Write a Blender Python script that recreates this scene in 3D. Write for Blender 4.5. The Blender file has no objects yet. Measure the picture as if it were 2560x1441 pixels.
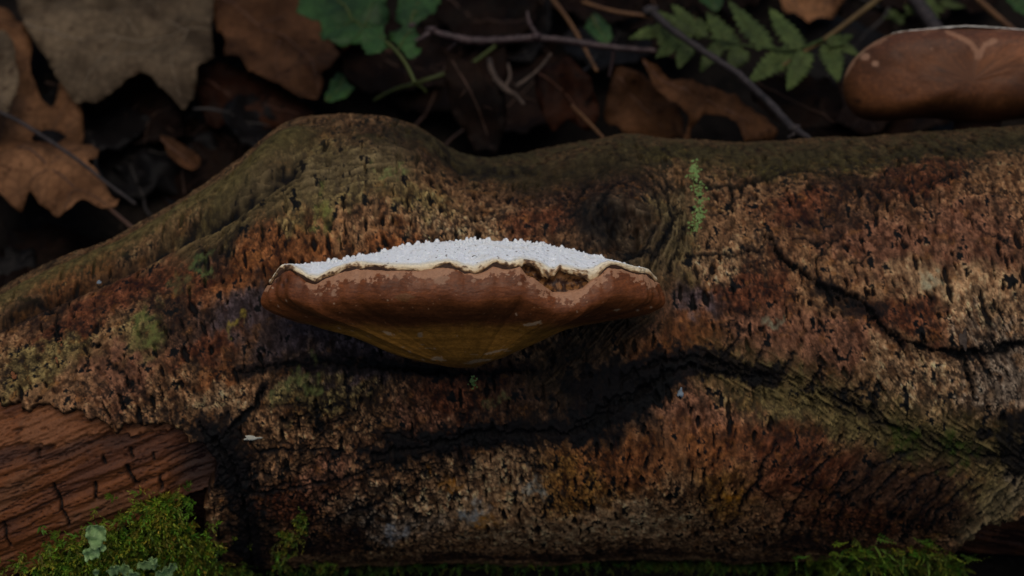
import bpy, bmesh, math, random
import numpy as np
from mathutils import Vector, Matrix
from mathutils.geometry import delaunay_2d_cdt

random.seed(7)
rng = np.random.default_rng(7)
scene = bpy.context.scene
COL = scene.collection

# ------------------------------------------------------------------ camera
PITCH = math.radians(48.0)
XA = np.array([1.0, 0.0, 0.0])
FWD = np.array([0.0, math.cos(PITCH), -math.sin(PITCH)])
UP = np.array([0.0, math.sin(PITCH), math.cos(PITCH)])
NRM = -FWD
DIST = 0.90
LOGZ = 0.055
AXIS0 = np.array([0.0, 0.0, LOGZ])
CAM = AXIS0 + UP * 0.030 - FWD * DIST
FPX = 70.0 / 36.0 * 2560.0

cam_data = bpy.data.cameras.new('camera')
cam = bpy.data.objects.new('camera', cam_data)
COL.objects.link(cam)
cam.location = CAM
cam.rotation_euler = (math.pi / 2 - PITCH, 0, 0)
cam_data.lens = 70.0
cam_data.sensor_width = 36.0
cam_data.clip_start = 0.01
cam_data.clip_end = 500.0
cam_data.dof.use_dof = True
cam_data.dof.focus_distance = 0.762
cam_data.dof.aperture_fstop = 9.0
scene.camera = cam

# ------------------------------------------------------------------ light
SUN_EL, SUN_AZ = math.radians(83), math.radians(-168)   # azimuth from +Y
world = bpy.data.worlds.new('World')
scene.world = world
world.use_nodes = True
wn = world.node_tree
for n in list(wn.nodes):
    wn.nodes.remove(n)
sky = wn.nodes.new('ShaderNodeTexSky')
sky.sky_type = 'NISHITA'
sky.sun_disc = False
sky.sun_elevation = SUN_EL
sky.sun_rotation = SUN_AZ
sky.air_density = 1.0
sky.dust_density = 3.0
bg = wn.nodes.new('ShaderNodeBackground')
bg.inputs['Strength'].default_value = 0.09
wo = wn.nodes.new('ShaderNodeOutputWorld')
wn.links.new(sky.outputs[0], bg.inputs['Color'])
wn.links.new(bg.outputs[0], wo.inputs['Surface'])
sd = bpy.data.lights.new('sun', 'SUN')
sd.energy = 1.2
sd.angle = math.radians(50)
sd.color = (1.0, 0.92, 0.80)
sun = bpy.data.objects.new('sun', sd)
COL.objects.link(sun)
sdir = Vector((math.sin(SUN_AZ) * math.cos(SUN_EL), math.cos(SUN_AZ) * math.cos(SUN_EL), math.sin(SUN_EL)))
sun.rotation_euler = sdir.to_track_quat('Z', 'Y').to_euler()
sun.location = (0, 0, 3)
vs = scene.view_settings
vs.view_transform = 'Standard'
vs.look = 'None'
vs.gamma = 1.0
vs.use_curve_mapping = False
vs.exposure = 0.0
scene.render.engine = 'CYCLES'
scene.cycles.use_denoising = True
scene.cycles.max_bounces = 6

# ------------------------------------------------------------------ noise
def hsh(ix, iy, seed):
    h = (ix.astype(np.int64) * 374761393 + iy.astype(np.int64) * 668265263 + seed * 1274126177) & 0xFFFFFFFF
    h = ((h ^ (h >> 13)) * 1274126177) & 0xFFFFFFFF
    h = h ^ (h >> 16)
    return h

def hf(ix, iy, seed):
    return (hsh(ix, iy, seed) & 0xFFFFFF).astype(np.float32) / 16777215.0

def perlin(x, y, seed=0):
    x = np.asarray(x, np.float32); y = np.asarray(y, np.float32)
    xi = np.floor(x); yi = np.floor(y)
    fx = x - xi; fy = y - yi
    ix = xi.astype(np.int64); iy = yi.astype(np.int64)
    def g(dx, dy):
        a = hf(ix + dx, iy + dy, seed) * (2 * math.pi)
        return np.cos(a) * (fx - dx) + np.sin(a) * (fy - dy)
    u = fx * fx * fx * (fx * (fx * 6 - 15) + 10)
    v = fy * fy * fy * (fy * (fy * 6 - 15) + 10)
    a = g(0, 0) * (1 - u) + g(1, 0) * u
    b = g(0, 1) * (1 - u) + g(1, 1) * u
    return (a * (1 - v) + b * v) * 1.5

def fbm(x, y, octv=4, seed=0, gain=0.5):
    s = 0.0; a = 1.0; t = 0.0
    for o in range(octv):
        s = s + a * perlin(x * 2 ** o + 17.3 * o, y * 2 ** o - 9.1 * o, seed + o * 31)
        t += a; a *= gain
    return s / t

def worley(x, y, seed=0):
    ix = np.floor(x).astype(np.int64); iy = np.floor(y).astype(np.int64)
    f1 = np.full(x.shape, 9.0, np.float32); f2 = f1.copy(); cid = np.zeros(x.shape, np.float32)
    for dx in (-1, 0, 1):
        for dy in (-1, 0, 1):
            cx = ix + dx; cy = iy + dy
            px = cx + hf(cx, cy, seed); py = cy + hf(cx, cy, seed + 5)
            d = np.sqrt((px - x) ** 2 + (py - y) ** 2).astype(np.float32)
            c = d < f1
            f2 = np.where(c, f1, np.minimum(f2, d))
            cid = np.where(c, hf(cx, cy, seed + 9), cid)
            f1 = np.where(c, d, f1)
    return f1, f2, cid

def sstep(a, b, x):
    t = np.clip((x - a) / (b - a), 0, 1)
    return t * t * (3 - 2 * t)

def slits(p, q, cw, ch, dens, seed, w=(.08, .2), h=(.18, .42)):
    """lens-shaped marks on a jittered grid: 0..1 mask"""
    x = p / cw; y = q / ch
    ix = np.floor(x).astype(np.int64); iy = np.floor(y).astype(np.int64)
    m = np.zeros(x.shape, np.float32)
    for dx in (-1, 0, 1):
        for dy in (-1, 0, 1):
            cx = ix + dx; cy = iy + dy
            px = cx + .15 + .7 * hf(cx, cy, seed); py = cy + .1 + .8 * hf(cx, cy, seed + 1)
            r = hf(cx, cy, seed + 2)
            ww = w[0] + (w[1] - w[0]) * hf(cx, cy, seed + 3) ** 1.5
            hh = h[0] + (h[1] - h[0]) * hf(cx, cy, seed + 4)
            ex = np.abs(x - px) / ww; ey = np.abs(y - py) / hh
            d = ex + ey * ey
            mm = np.clip((1.15 - d) * 2.2, 0, 1) * (r < dens)
            m = np.maximum(m, mm)
    return m

def seg_dist(S, V, pts):
    """distance to polyline, and arc parameter 0..1"""
    best = np.full(S.shape, 1e9, np.float32); par = np.zeros(S.shape, np.float32); side = np.zeros(S.shape, np.float32)
    pts = np.asarray(pts, float)
    L = np.linalg.norm(np.diff(pts, axis=0), axis=1); tot = L.sum(); acc = 0
    for i in range(len(pts) - 1):
        a, b = pts[i], pts[i + 1]
        dx, dy = b - a
        t = np.clip(((S - a[0]) * dx + (V - a[1]) * dy) / (L[i] ** 2 + 1e-12), 0, 1)
        ox = S - a[0] - t * dx; oy = V - a[1] - t * dy
        d = np.sqrt(ox * ox + oy * oy)
        c = d < best
        best = np.where(c, d, best); par = np.where(c, (acc + t * L[i]) / tot, par)
        side = np.where(c, np.sign(dx * oy - dy * ox), side)
        acc += L[i]
    return best, par, side

def inside(S, V, poly):
    c = np.zeros(S.shape, bool)
    n = len(poly)
    for i in range(n):
        x1, y1 = poly[i]; x2, y2 = poly[(i + 1) % n]
        cond = ((y1 > V) != (y2 > V)) & (S < (x2 - x1) * (V - y1) / (y2 - y1 + 1e-12) + x1)
        c ^= cond
    return c

# ------------------------------------------------------------------ objects
def setp(o, label=None, cat=None, group=None, kind=None):
    if label: o['label'] = label
    if cat: o['category'] = cat
    if group: o['group'] = group
    if kind: o['kind'] = kind
    return o

def thing(name, loc, label, cat, group=None):
    o = bpy.data.objects.new(name, None)
    o.empty_display_size = 0.01
    COL.objects.link(o)
    o.location = [float(v) for v in loc]
    return setp(o, label, cat, group)

def mesh_obj(name, verts, faces, mat, parent=None, col=None, smooth=True, origin=None):
    """verts in world space; faces: (n,4)/(n,3) int array or list of tuples"""
    verts = np.asarray(verts, np.float64)
    if parent is not None:
        org = np.array(world_loc(parent))
    else:
        org = np.array(origin if origin is not None else verts.mean(0))
    me = bpy.data.meshes.new(name)
    lv = (verts - org).astype(np.float32)
    if isinstance(faces, np.ndarray):
        nf, k = faces.shape
        me.vertices.add(len(lv)); me.vertices.foreach_set('co', lv.ravel())
        me.loops.add(nf * k); me.loops.foreach_set('vertex_index', faces.astype(np.int32).ravel())
        me.polygons.add(nf)
        me.polygons.foreach_set('loop_start', np.arange(0, nf * k, k, dtype=np.int32))
        me.update(calc_edges=True)
    else:
        me.from_pydata([tuple(map(float, v)) for v in lv], [], faces)
    me.validate()
    me.polygons.foreach_set('use_smooth', np.full(len(me.polygons), smooth))
    if col is not None:
        at = me.color_attributes.new('Col', 'FLOAT_COLOR', 'POINT')
        c4 = np.ones((len(lv), 4), np.float32); c4[:, :3] = col
        at.data.foreach_set('color', c4.ravel())
    me.materials.append(mat)
    me.update()
    o = bpy.data.objects.new(name, me)
    COL.objects.link(o)
    if parent is not None:
        o.parent = parent
    else:
        o.location = [float(v) for v in org]
    return o

_wl = {}
def world_loc(o):
    l = np.zeros(3)
    while o is not None:
        l = l + np.array(o.location); o = o.parent
    return l

def grid_faces(nr, nc, wrap=False):
    r = np.arange(nr - 1)[:, None]
    c = np.arange(nc if wrap else nc - 1)[None, :]
    c2 = (c + 1) % nc
    f = np.stack([r * nc + c, r * nc + c2, (r + 1) * nc + c2, (r + 1) * nc + c], -1)
    return f.reshape(-1, 4)

# ------------------------------------------------------------------ materials
def mat_nodes(name):
    m = bpy.data.materials.new(name)
    m.use_nodes = True
    nt = m.node_tree
    b = nt.nodes['Principled BSDF']
    return m, nt, b

def nnode(nt, typ, **kw):
    n = nt.nodes.new(typ)
    for k, v in kw.items():
        if k in n.inputs.keys():
            n.inputs[k].default_value = v
        else:
            setattr(n, k, v)
    return n

def mat_attr(name, rough=0.7, spec=0.3, nscale=900, namt=0.35, bump=0.3, bdist=0.0004, sss=0.0, stretch=(1, 1, 1)):
    m, nt, b = mat_nodes(name)
    a = nnode(nt, 'ShaderNodeVertexColor', layer_name='Col')
    tc = nnode(nt, 'ShaderNodeTexCoord')
    mp = nnode(nt, 'ShaderNodeMapping')
    mp.inputs['Scale'].default_value = stretch
    nz = nnode(nt, 'ShaderNodeTexNoise', Scale=nscale, Detail=4.0, Roughness=0.65)
    nt.links.new(tc.outputs['Object'], mp.inputs['Vector'])
    nt.links.new(mp.outputs[0], nz.inputs['Vector'])
    mr = nnode(nt, 'ShaderNodeMapRange')
    mr.inputs['From Min'].default_value = 0.25; mr.inputs['From Max'].default_value = 0.75
    mr.inputs['To Min'].default_value = 1 - namt; mr.inputs['To Max'].default_value = 1 + namt
    nt.links.new(nz.outputs['Fac'], mr.inputs['Value'])
    mx = nnode(nt, 'ShaderNodeMix', data_type='RGBA', blend_type='MULTIPLY')
    mx.inputs['Factor'].default_value = 1.0
    nt.links.new(a.outputs['Color'], mx.inputs['A'])
    nt.links.new(mr.outputs[0], mx.inputs['B'])
    nt.links.new(mx.outputs['Result'], b.inputs['Base Color'])
    b.inputs['Roughness'].default_value = rough
    b.inputs['Specular IOR Level'].default_value = spec
    if sss:
        b.inputs['Subsurface Weight'].default_value = sss
        b.inputs['Subsurface Radius'].default_value = (0.004, 0.003, 0.002)
        b.inputs['Subsurface Scale'].default_value = 0.3
    bp = nnode(nt, 'ShaderNodeBump', Strength=bump, Distance=bdist)
    nt.links.new(nz.outputs['Fac'], bp.inputs['Height'])
    nt.links.new(bp.outputs[0], b.inputs['Normal'])
    return m

def mat_proc(name, c1, c2, scale=60, rough=0.7, spec=0.3, c3=None, s2=400, bump=0.3, bdist=0.0006, trans=0.0, thr=(0.35, 0.65), stretch=(1, 1, 1)):
    m, nt, b = mat_nodes(name)
    tc = nnode(nt, 'ShaderNodeTexCoord')
    oi = nnode(nt, 'ShaderNodeObjectInfo')
    mp = nnode(nt, 'ShaderNodeMapping')
    mp.inputs['Scale'].default_value = stretch
    nt.links.new(tc.outputs['Object'], mp.inputs['Vector'])
    nz = nnode(nt, 'ShaderNodeTexNoise', Scale=scale, Detail=5.0, Roughness=0.6)
    nz.noise_dimensions = '4D'
    nt.links.new(mp.outputs[0], nz.inputs['Vector'])
    ml = nnode(nt, 'ShaderNodeMath', operation='MULTIPLY'); ml.inputs[1].default_value = 40
    nt.links.new(oi.outputs['Random'], ml.inputs[0])
    nt.links.new(ml.outputs[0], nz.inputs['W'])
    r = nnode(nt, 'ShaderNodeValToRGB')
    e = r.color_ramp.elements
    e[0].position = thr[0]; e[0].color = (*c1, 1); e[1].position = thr[1]; e[1].color = (*c2, 1)
    nt.links.new(nz.outputs['Fac'], r.inputs['Fac'])
    last = r.outputs['Color']
    n2 = nnode(nt, 'ShaderNodeTexNoise', Scale=s2, Detail=3.0, Roughness=0.6)
    nt.links.new(mp.outputs[0], n2.inputs['Vector'])
    if c3 is not None:
        r2 = nnode(nt, 'ShaderNodeValToRGB')
        r2.color_ramp.elements[0].position = 0.60; r2.color_ramp.elements[1].position = 0.70
        r2.color_ramp.elements[0].color = (0, 0, 0, 1); r2.color_ramp.elements[1].color = (1, 1, 1, 1)
        nt.links.new(n2.outputs['Fac'], r2.inputs['Fac'])
        mx = nnode(nt, 'ShaderNodeMix', data_type='RGBA')
        nt.links.new(r2.outputs['Color'], mx.inputs['Factor'])
        nt.links.new(last, mx.inputs['A']); mx.inputs['B'].default_value = (*c3, 1)
        last = mx.outputs['Result']
    if trans:                                    # leaves: fine vein net and broad tone changes
        vo = nnode(nt, 'ShaderNodeTexVoronoi', Scale=150.0)
        vo.feature = 'DISTANCE_TO_EDGE'
        nt.links.new(mp.outputs[0], vo.inputs['Vector'])
        r4 = nnode(nt, 'ShaderNodeMapRange')
        r4.inputs['From Max'].default_value = 0.12; r4.inputs['To Min'].default_value = 0.68; r4.inputs['To Max'].default_value = 1.05
        nt.links.new(vo.outputs['Distance'], r4.inputs['Value'])
        n4 = nnode(nt, 'ShaderNodeTexNoise', Scale=26.0, Detail=3.0, Roughness=0.6)
        nt.links.new(tc.outputs['Object'], n4.inputs['Vector'])
        r5 = nnode(nt, 'ShaderNodeMapRange')
        r5.inputs['From Min'].default_value = 0.3; r5.inputs['From Max'].default_value = 0.7; r5.inputs['To Min'].default_value = 0.5; r5.inputs['To Max'].default_value = 1.35
        nt.links.new(n4.outputs['Fac'], r5.inputs['Value'])
        mm = nnode(nt, 'ShaderNodeMath', operation='MULTIPLY')
        nt.links.new(r4.outputs[0], mm.inputs[0]); nt.links.new(r5.outputs[0], mm.inputs[1])
        m4 = nnode(nt, 'ShaderNodeMix', data_type='RGBA', blend_type='MULTIPLY'); m4.inputs['Factor'].default_value = 1.0
        nt.links.new(last, m4.inputs['A']); nt.links.new(mm.outputs[0], m4.inputs['B'])
        last = m4.outputs['Result']
    nt.links.new(last, b.inputs['Base Color'])
    b.inputs['Roughness'].default_value = rough
    b.inputs['Specular IOR Level'].default_value = spec
    if bump:
        bp = nnode(nt, 'ShaderNodeBump', Strength=bump, Distance=bdist)
        nt.links.new(n2.outputs['Fac'], bp.inputs['Height'])
        nt.links.new(bp.outputs[0], b.inputs['Normal'])
    if trans:
        tr = nnode(nt, 'ShaderNodeBsdfTranslucent')
        nt.links.new(last, tr.inputs['Color'])
        ms = nnode(nt, 'ShaderNodeMixShader'); ms.inputs[0].default_value = trans
        out = nt.nodes['Material Output']
        nt.links.new(b.outputs[0], ms.inputs[1]); nt.links.new(tr.outputs[0], ms.inputs[2])
        nt.links.new(ms.outputs[0], out.inputs['Surface'])
    return m

# ------------------------------------------------------------------ measuring helpers
def ray(px, py):
    return FWD + XA * ((px - 1280) / FPX) + UP * ((720.5 - py) / FPX)

def at_depth(px, py, dep):
    return CAM + ray(px, py) * dep

def at_z(px, py, z):
    d = ray(px, py)
    return CAM + d * ((z - CAM[2]) / d[2])

K = DIST / FPX
def smooth_interp(xs, ys, sm=0.012):
    g = np.linspace(-0.7, 0.7, 1401)
    v = np.interp(g, xs, ys)
    n = max(1, int(sm / 0.001))
    k = np.exp(-0.5 * (np.arange(-3 * n, 3 * n + 1) / n) ** 2); k /= k.sum()
    vp = np.pad(v, 3 * n, mode='edge')
    v = np.convolve(vp, k, 'valid')
    return lambda s: np.interp(s, g, v)

def sx(px): return (px - 1280) * K
# log centre line (drop towards the viewer on the left), upper and lower radii
cen_px = [(-300, 1230), (0, 1130), (300, 1035), (600, 955), (800, 915), (1100, 885), (2900, 885)]
top_px = [(-300, 880), (0, 748), (150, 668), (300, 600), (450, 520), (600, 425), (700, 330), (760, 300), (900, 285), (1000, 290), (1080, 330), (1150, 385), (1230, 395), (1320, 380), (1430, 355), (1540, 343), (1650, 350), (1850, 362), (2000, 350), (2200, 335), (2560, 325), (2900, 320)]
bot_px = [(-300, 1640), (0, 1570), (300, 1500), (600, 1420), (1000, 1405), (1500, 1402), (2000, 1405), (2300, 1410), (2560, 1430), (2900, 1450)]
f_cen = smooth_interp([sx(p[0]) for p in cen_px], [(885 - p[1]) * K for p in cen_px], 0.02)
f_top = smooth_interp([sx(p[0]) for p in top_px], [(885 - p[1]) * K for p in top_px], 0.005)
f_bot = smooth_interp([sx(p[0]) for p in bot_px], [(885 - p[1]) * K for p in bot_px], 0.015)
R0 = 0.093

def log_centre(s):
    """axis point (y, z) for each s; the log bends along the ground"""
    d = f_cen(s)
    y = d / math.sin(PITCH)
    return y, np.full_like(np.asarray(s, float), LOGZ)

def log_radius(s, th):
    rt = f_top(s) - f_cen(s); rb = f_cen(s) - f_bot(s)
    w = sstep(-0.1, 0.95, np.sin(th))
    return rb + (rt - rb) * w

def log_point(s, th, off=0.0):
    s = np.asarray(s, float); th = np.asarray(th, float)
    y, z = log_centre(s)
    r = log_radius(s, th) + off
    dy = np.cos(th) * NRM[1] + np.sin(th) * UP[1]
    dz = np.cos(th) * NRM[2] + np.sin(th) * UP[2]
    return np.stack([s, y + r * dy, z + r * dz], -1)

def log_normal(th):
    return NRM * math.cos(th) + UP * math.sin(th)

_ol = {}
def on_log(px, py):
    if (px, py) not in _ol:
        _ol[(px, py)] = _on_log(px, py)
    return _ol[(px, py)]

def _on_log(px, py):
    """photo measurement -> log's own coordinates (s, theta)"""
    s = (px - 1280) * K; th = 0.0
    dep = DIST - R0
    for _ in range(14):
        p = at_depth(px, py, dep)
        s = p[0]
        y, z = log_centre(s)
        t = (p - np.array([0, y, z])) @ UP
        r = float(log_radius(s, th))
        th = math.asin(max(-0.995, min(0.995, t / r)))
        q = log_point(s, th)
        dep = 0.5 * dep + 0.5 * float((q - CAM) @ FWD)
    return float(s), float(th)

def sv(px, py):
    s, th = on_log(px, py)
    return s, th * R0

def svl(pts):
    return [sv(*p) for p in pts]

M2 = 0.000165   # metres per photo pixel near the log's face

# ================================================================== GROUND
def build_ground():
    n = 260
    t = np.linspace(-1, 1, n)
    ax = np.sinh(t * 6.2) / np.sinh(6.2) * 60.0 + t * 0.5
    X, Y = np.meshgrid(ax, ax + 0.1)
    near = np.exp(-((X / 1.5) ** 2 + (Y / 1.5) ** 2))
    Z = near * (0.010 * fbm(X * 9, Y * 9, 5, 3) + 0.006 * fbm(X * 40, Y * 40, 3, 8)) - 0.004
    Z = Z + 0.012 * sstep(0.1, 0.35, Y) * near
    m = mat_proc('soil', (0.003, 0.0025, 0.002), (0.010, 0.0075, 0.006), 45, 0.9, 0.05, (0.02, 0.014, 0.010), 260, 0.8, 0.003)
    o = mesh_obj('ground', np.stack([X, Y, Z], -1).reshape(-1, 3), grid_faces(n, n), m, None, origin=(0, 0, 0))
    setp(o, 'dark damp forest soil under the log and leaves', 'ground', kind='structure')
build_ground()

# ================================================================== LOG
TORN_L = [(-500, 960), (-60, 985), (0, 1000), (50, 1017), (120, 1012), (200, 1030), (262, 1055), (285, 1085), (318, 1070), (395, 1062), (440, 1062), (468, 1100), (520, 1112), (545, 1180), (512, 1260), (522, 1330), (500, 1440)]
TORN_R = [(2330, 1440), (2392, 1366), (2440, 1335), (2485, 1303), (2560, 1292), (2760, 1270)]
def torn_fields(S, V):
    # left tear
    pl = svl(TORN_L)
    dl, _, _ = seg_dist(S, V, pl)
    poly = pl + [(pl[-1][0] - 0.002, -0.30), (-0.9, -0.30), (-0.9, pl[0][1])]
    il = inside(S, V, poly)
    pr = svl(TORN_R)
    dr, _, _ = seg_dist(S, V, pr)
    poly = pr + [(0.9, pr[-1][1]), (0.9, -0.30), (pr[0][0], -0.30)]
    ir = inside(S, V, poly)
    return np.where(il, -dl, dl), np.where(ir, -dr, dr)

def mixc(C, m, c):
    m = np.clip(m, 0, 1)[..., None]
    return C * (1 - m) + np.asarray(c, np.float32) * m

TAN = (.185, .108, .056); LTAN = (.27, .175, .098); ORG = (.155, .068, .026); PINK = (.165, .084, .050)
PURP = (.066, .049, .050); DBR = (.050, .027, .016); RBR = (.105, .042, .020); BLK = (.010, .009, .009)
OLV = (.085, .070, .022); DOLV = (.040, .034, .013); OTAN = (.150, .115, .050); OCH = (.185, .098, .028); GRY = (.175, .135, .098)
BLOBS = [
 (1700, 385, 160, 40, OLV), (2000, 395, 200, 40, OLV), (2300, 380, 200, 40, DOLV), (2500, 360, 120, 40, DOLV),
 (1400, 470, 130, 70, DBR), (1200, 430, 110, 60, DOLV), (850, 420, 110, 70, OTAN), (700, 370, 90, 60, DOLV), (1000, 350, 110, 60, DBR), (930, 330, 60, 30, DOLV),
 (800, 500, 90, 40, OTAN), (900, 540, 130, 45, TAN), (1150, 570, 170, 45, LTAN), (1050, 510, 110, 40, OTAN), (650, 620, 120, 60, ORG), (780, 585, 100, 50, ORG), (1000, 600, 90, 40, ORG), (1330, 570, 90, 40, RBR),
 (1480, 560, 80, 70, BLK), (1560, 600, 70, 60, DBR), (1500, 420, 110, 60, DBR), (1580, 470, 80, 60, DBR),
 (1680, 600, 60, 80, OTAN), (1760, 560, 70, 70, TAN), (1850, 480, 90, 50, TAN), (1780, 640, 90, 35, LTAN), (1930, 470, 70, 50, TAN),
 (2000, 520, 90, 70, RBR), (2090, 560, 110, 60, DBR), (2200, 600, 110, 60, PINK), (2400, 600, 140, 80, PINK), (2500, 450, 120, 60, TAN), (2300, 440, 150, 50, RBR), (2150, 450, 100, 40, DBR),
 (1740, 740, 70, 50, PURP), (1880, 720, 100, 60, RBR), (1700, 850, 110, 60, ORG), (1660, 800, 60, 40, PINK), (1900, 840, 130, 60, PINK), (2080, 710, 90, 45, TAN), (2350, 700, 120, 60, LTAN), (2460, 740, 90, 70, LTAN), (2280, 790, 110, 50, RBR), (2500, 830, 80, 50, GRY),
 (2080, 870, 120, 50, PINK), (2250, 930, 90, 40, LTAN), (2150, 960, 100, 40, TAN), (2350, 960, 80, 45, LTAN), (2500, 950, 90, 60, GRY), (2540, 1110, 60, 60, BLK),
 (1960, 965, 130, 35, OTAN), (2150, 1030, 140, 45, OTAN), (2330, 1100, 150, 45, DOLV), (2250, 1060, 130, 40, OTAN),
 (1600, 950, 80, 50, BLK), (1480, 1020, 110, 50, BLK), (1200, 1090, 120, 30, DBR),
 (1760, 1020, 100, 50, PINK), (1800, 1090, 120, 50, ORG), (1960, 1090, 120, 60, RBR), (2030, 1190, 120, 60, RBR), (2200, 1210, 140, 60, DBR), (2320, 1280, 120, 60, DBR), (2120, 1300, 150, 60, RBR), (2000, 1360, 150, 40, DBR),
 (2480, 1230, 70, 60, OTAN), (2540, 1200, 50, 50, GRY),
 (1700, 1210, 100, 60, TAN), (1800, 1210, 80, 60, OCH), (1550, 1150, 110, 60, ORG), (1450, 1210, 110, 60, OCH), (1120, 1250, 130, 70, LTAN), (1250, 1190, 110, 60, LTAN), (1000, 1300, 120, 50, GRY), (1300, 1310, 160, 50, LTAN), (1600, 1310, 160, 50, LTAN), (1800, 1320, 120, 50, TAN), (1500, 1270, 120, 40, LTAN), (1400, 1395, 500, 30, DBR),
 (800, 990, 100, 45, OTAN), (960, 1010, 100, 45, TAN), (1130, 990, 130, 45, RBR), (1300, 970, 110, 60, DBR), (900, 890, 120, 60, PURP), (760, 830, 120, 60, PURP), (620, 780, 110, 60, PURP), (1000, 900, 100, 50, DBR),
 (450, 810, 90, 60, DBR), (370, 840, 60, 40, OTAN), (330, 730, 120, 60, RBR), (470, 700, 100, 60, RBR), (200, 670, 80, 60, ORG), (100, 770, 70, 50, DBR), (180, 810, 60, 50, RBR), (130, 870, 80, 40, OTAN), (80, 940, 80, 50, OTAN),
 (300, 950, 100, 60, PINK), (200, 990, 100, 40, TAN), (440, 960, 90, 60, TAN), (400, 1020, 90, 40, TAN), (560, 1010, 70, 45, LTAN), (640, 970, 70, 50, TAN), (500, 890, 80, 40, RBR), (540, 950, 60, 30, ORG),
 (720, 1090, 100, 60, TAN), (880, 1070, 110, 50, TAN), (1050, 1060, 90, 40, PINK), (580, 1140, 60, 70, BLK), (720, 1250, 100, 60, RBR), (830, 1190, 90, 60, PINK), (800, 1350, 120, 50, DBR), (620, 1380, 80, 70, DBR), (950, 1160, 90, 40, TAN),
 (500, 560, 100, 40, OTAN), (560, 620, 60, 40, DBR), (620, 520, 60, 30, OTAN),
]

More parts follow.
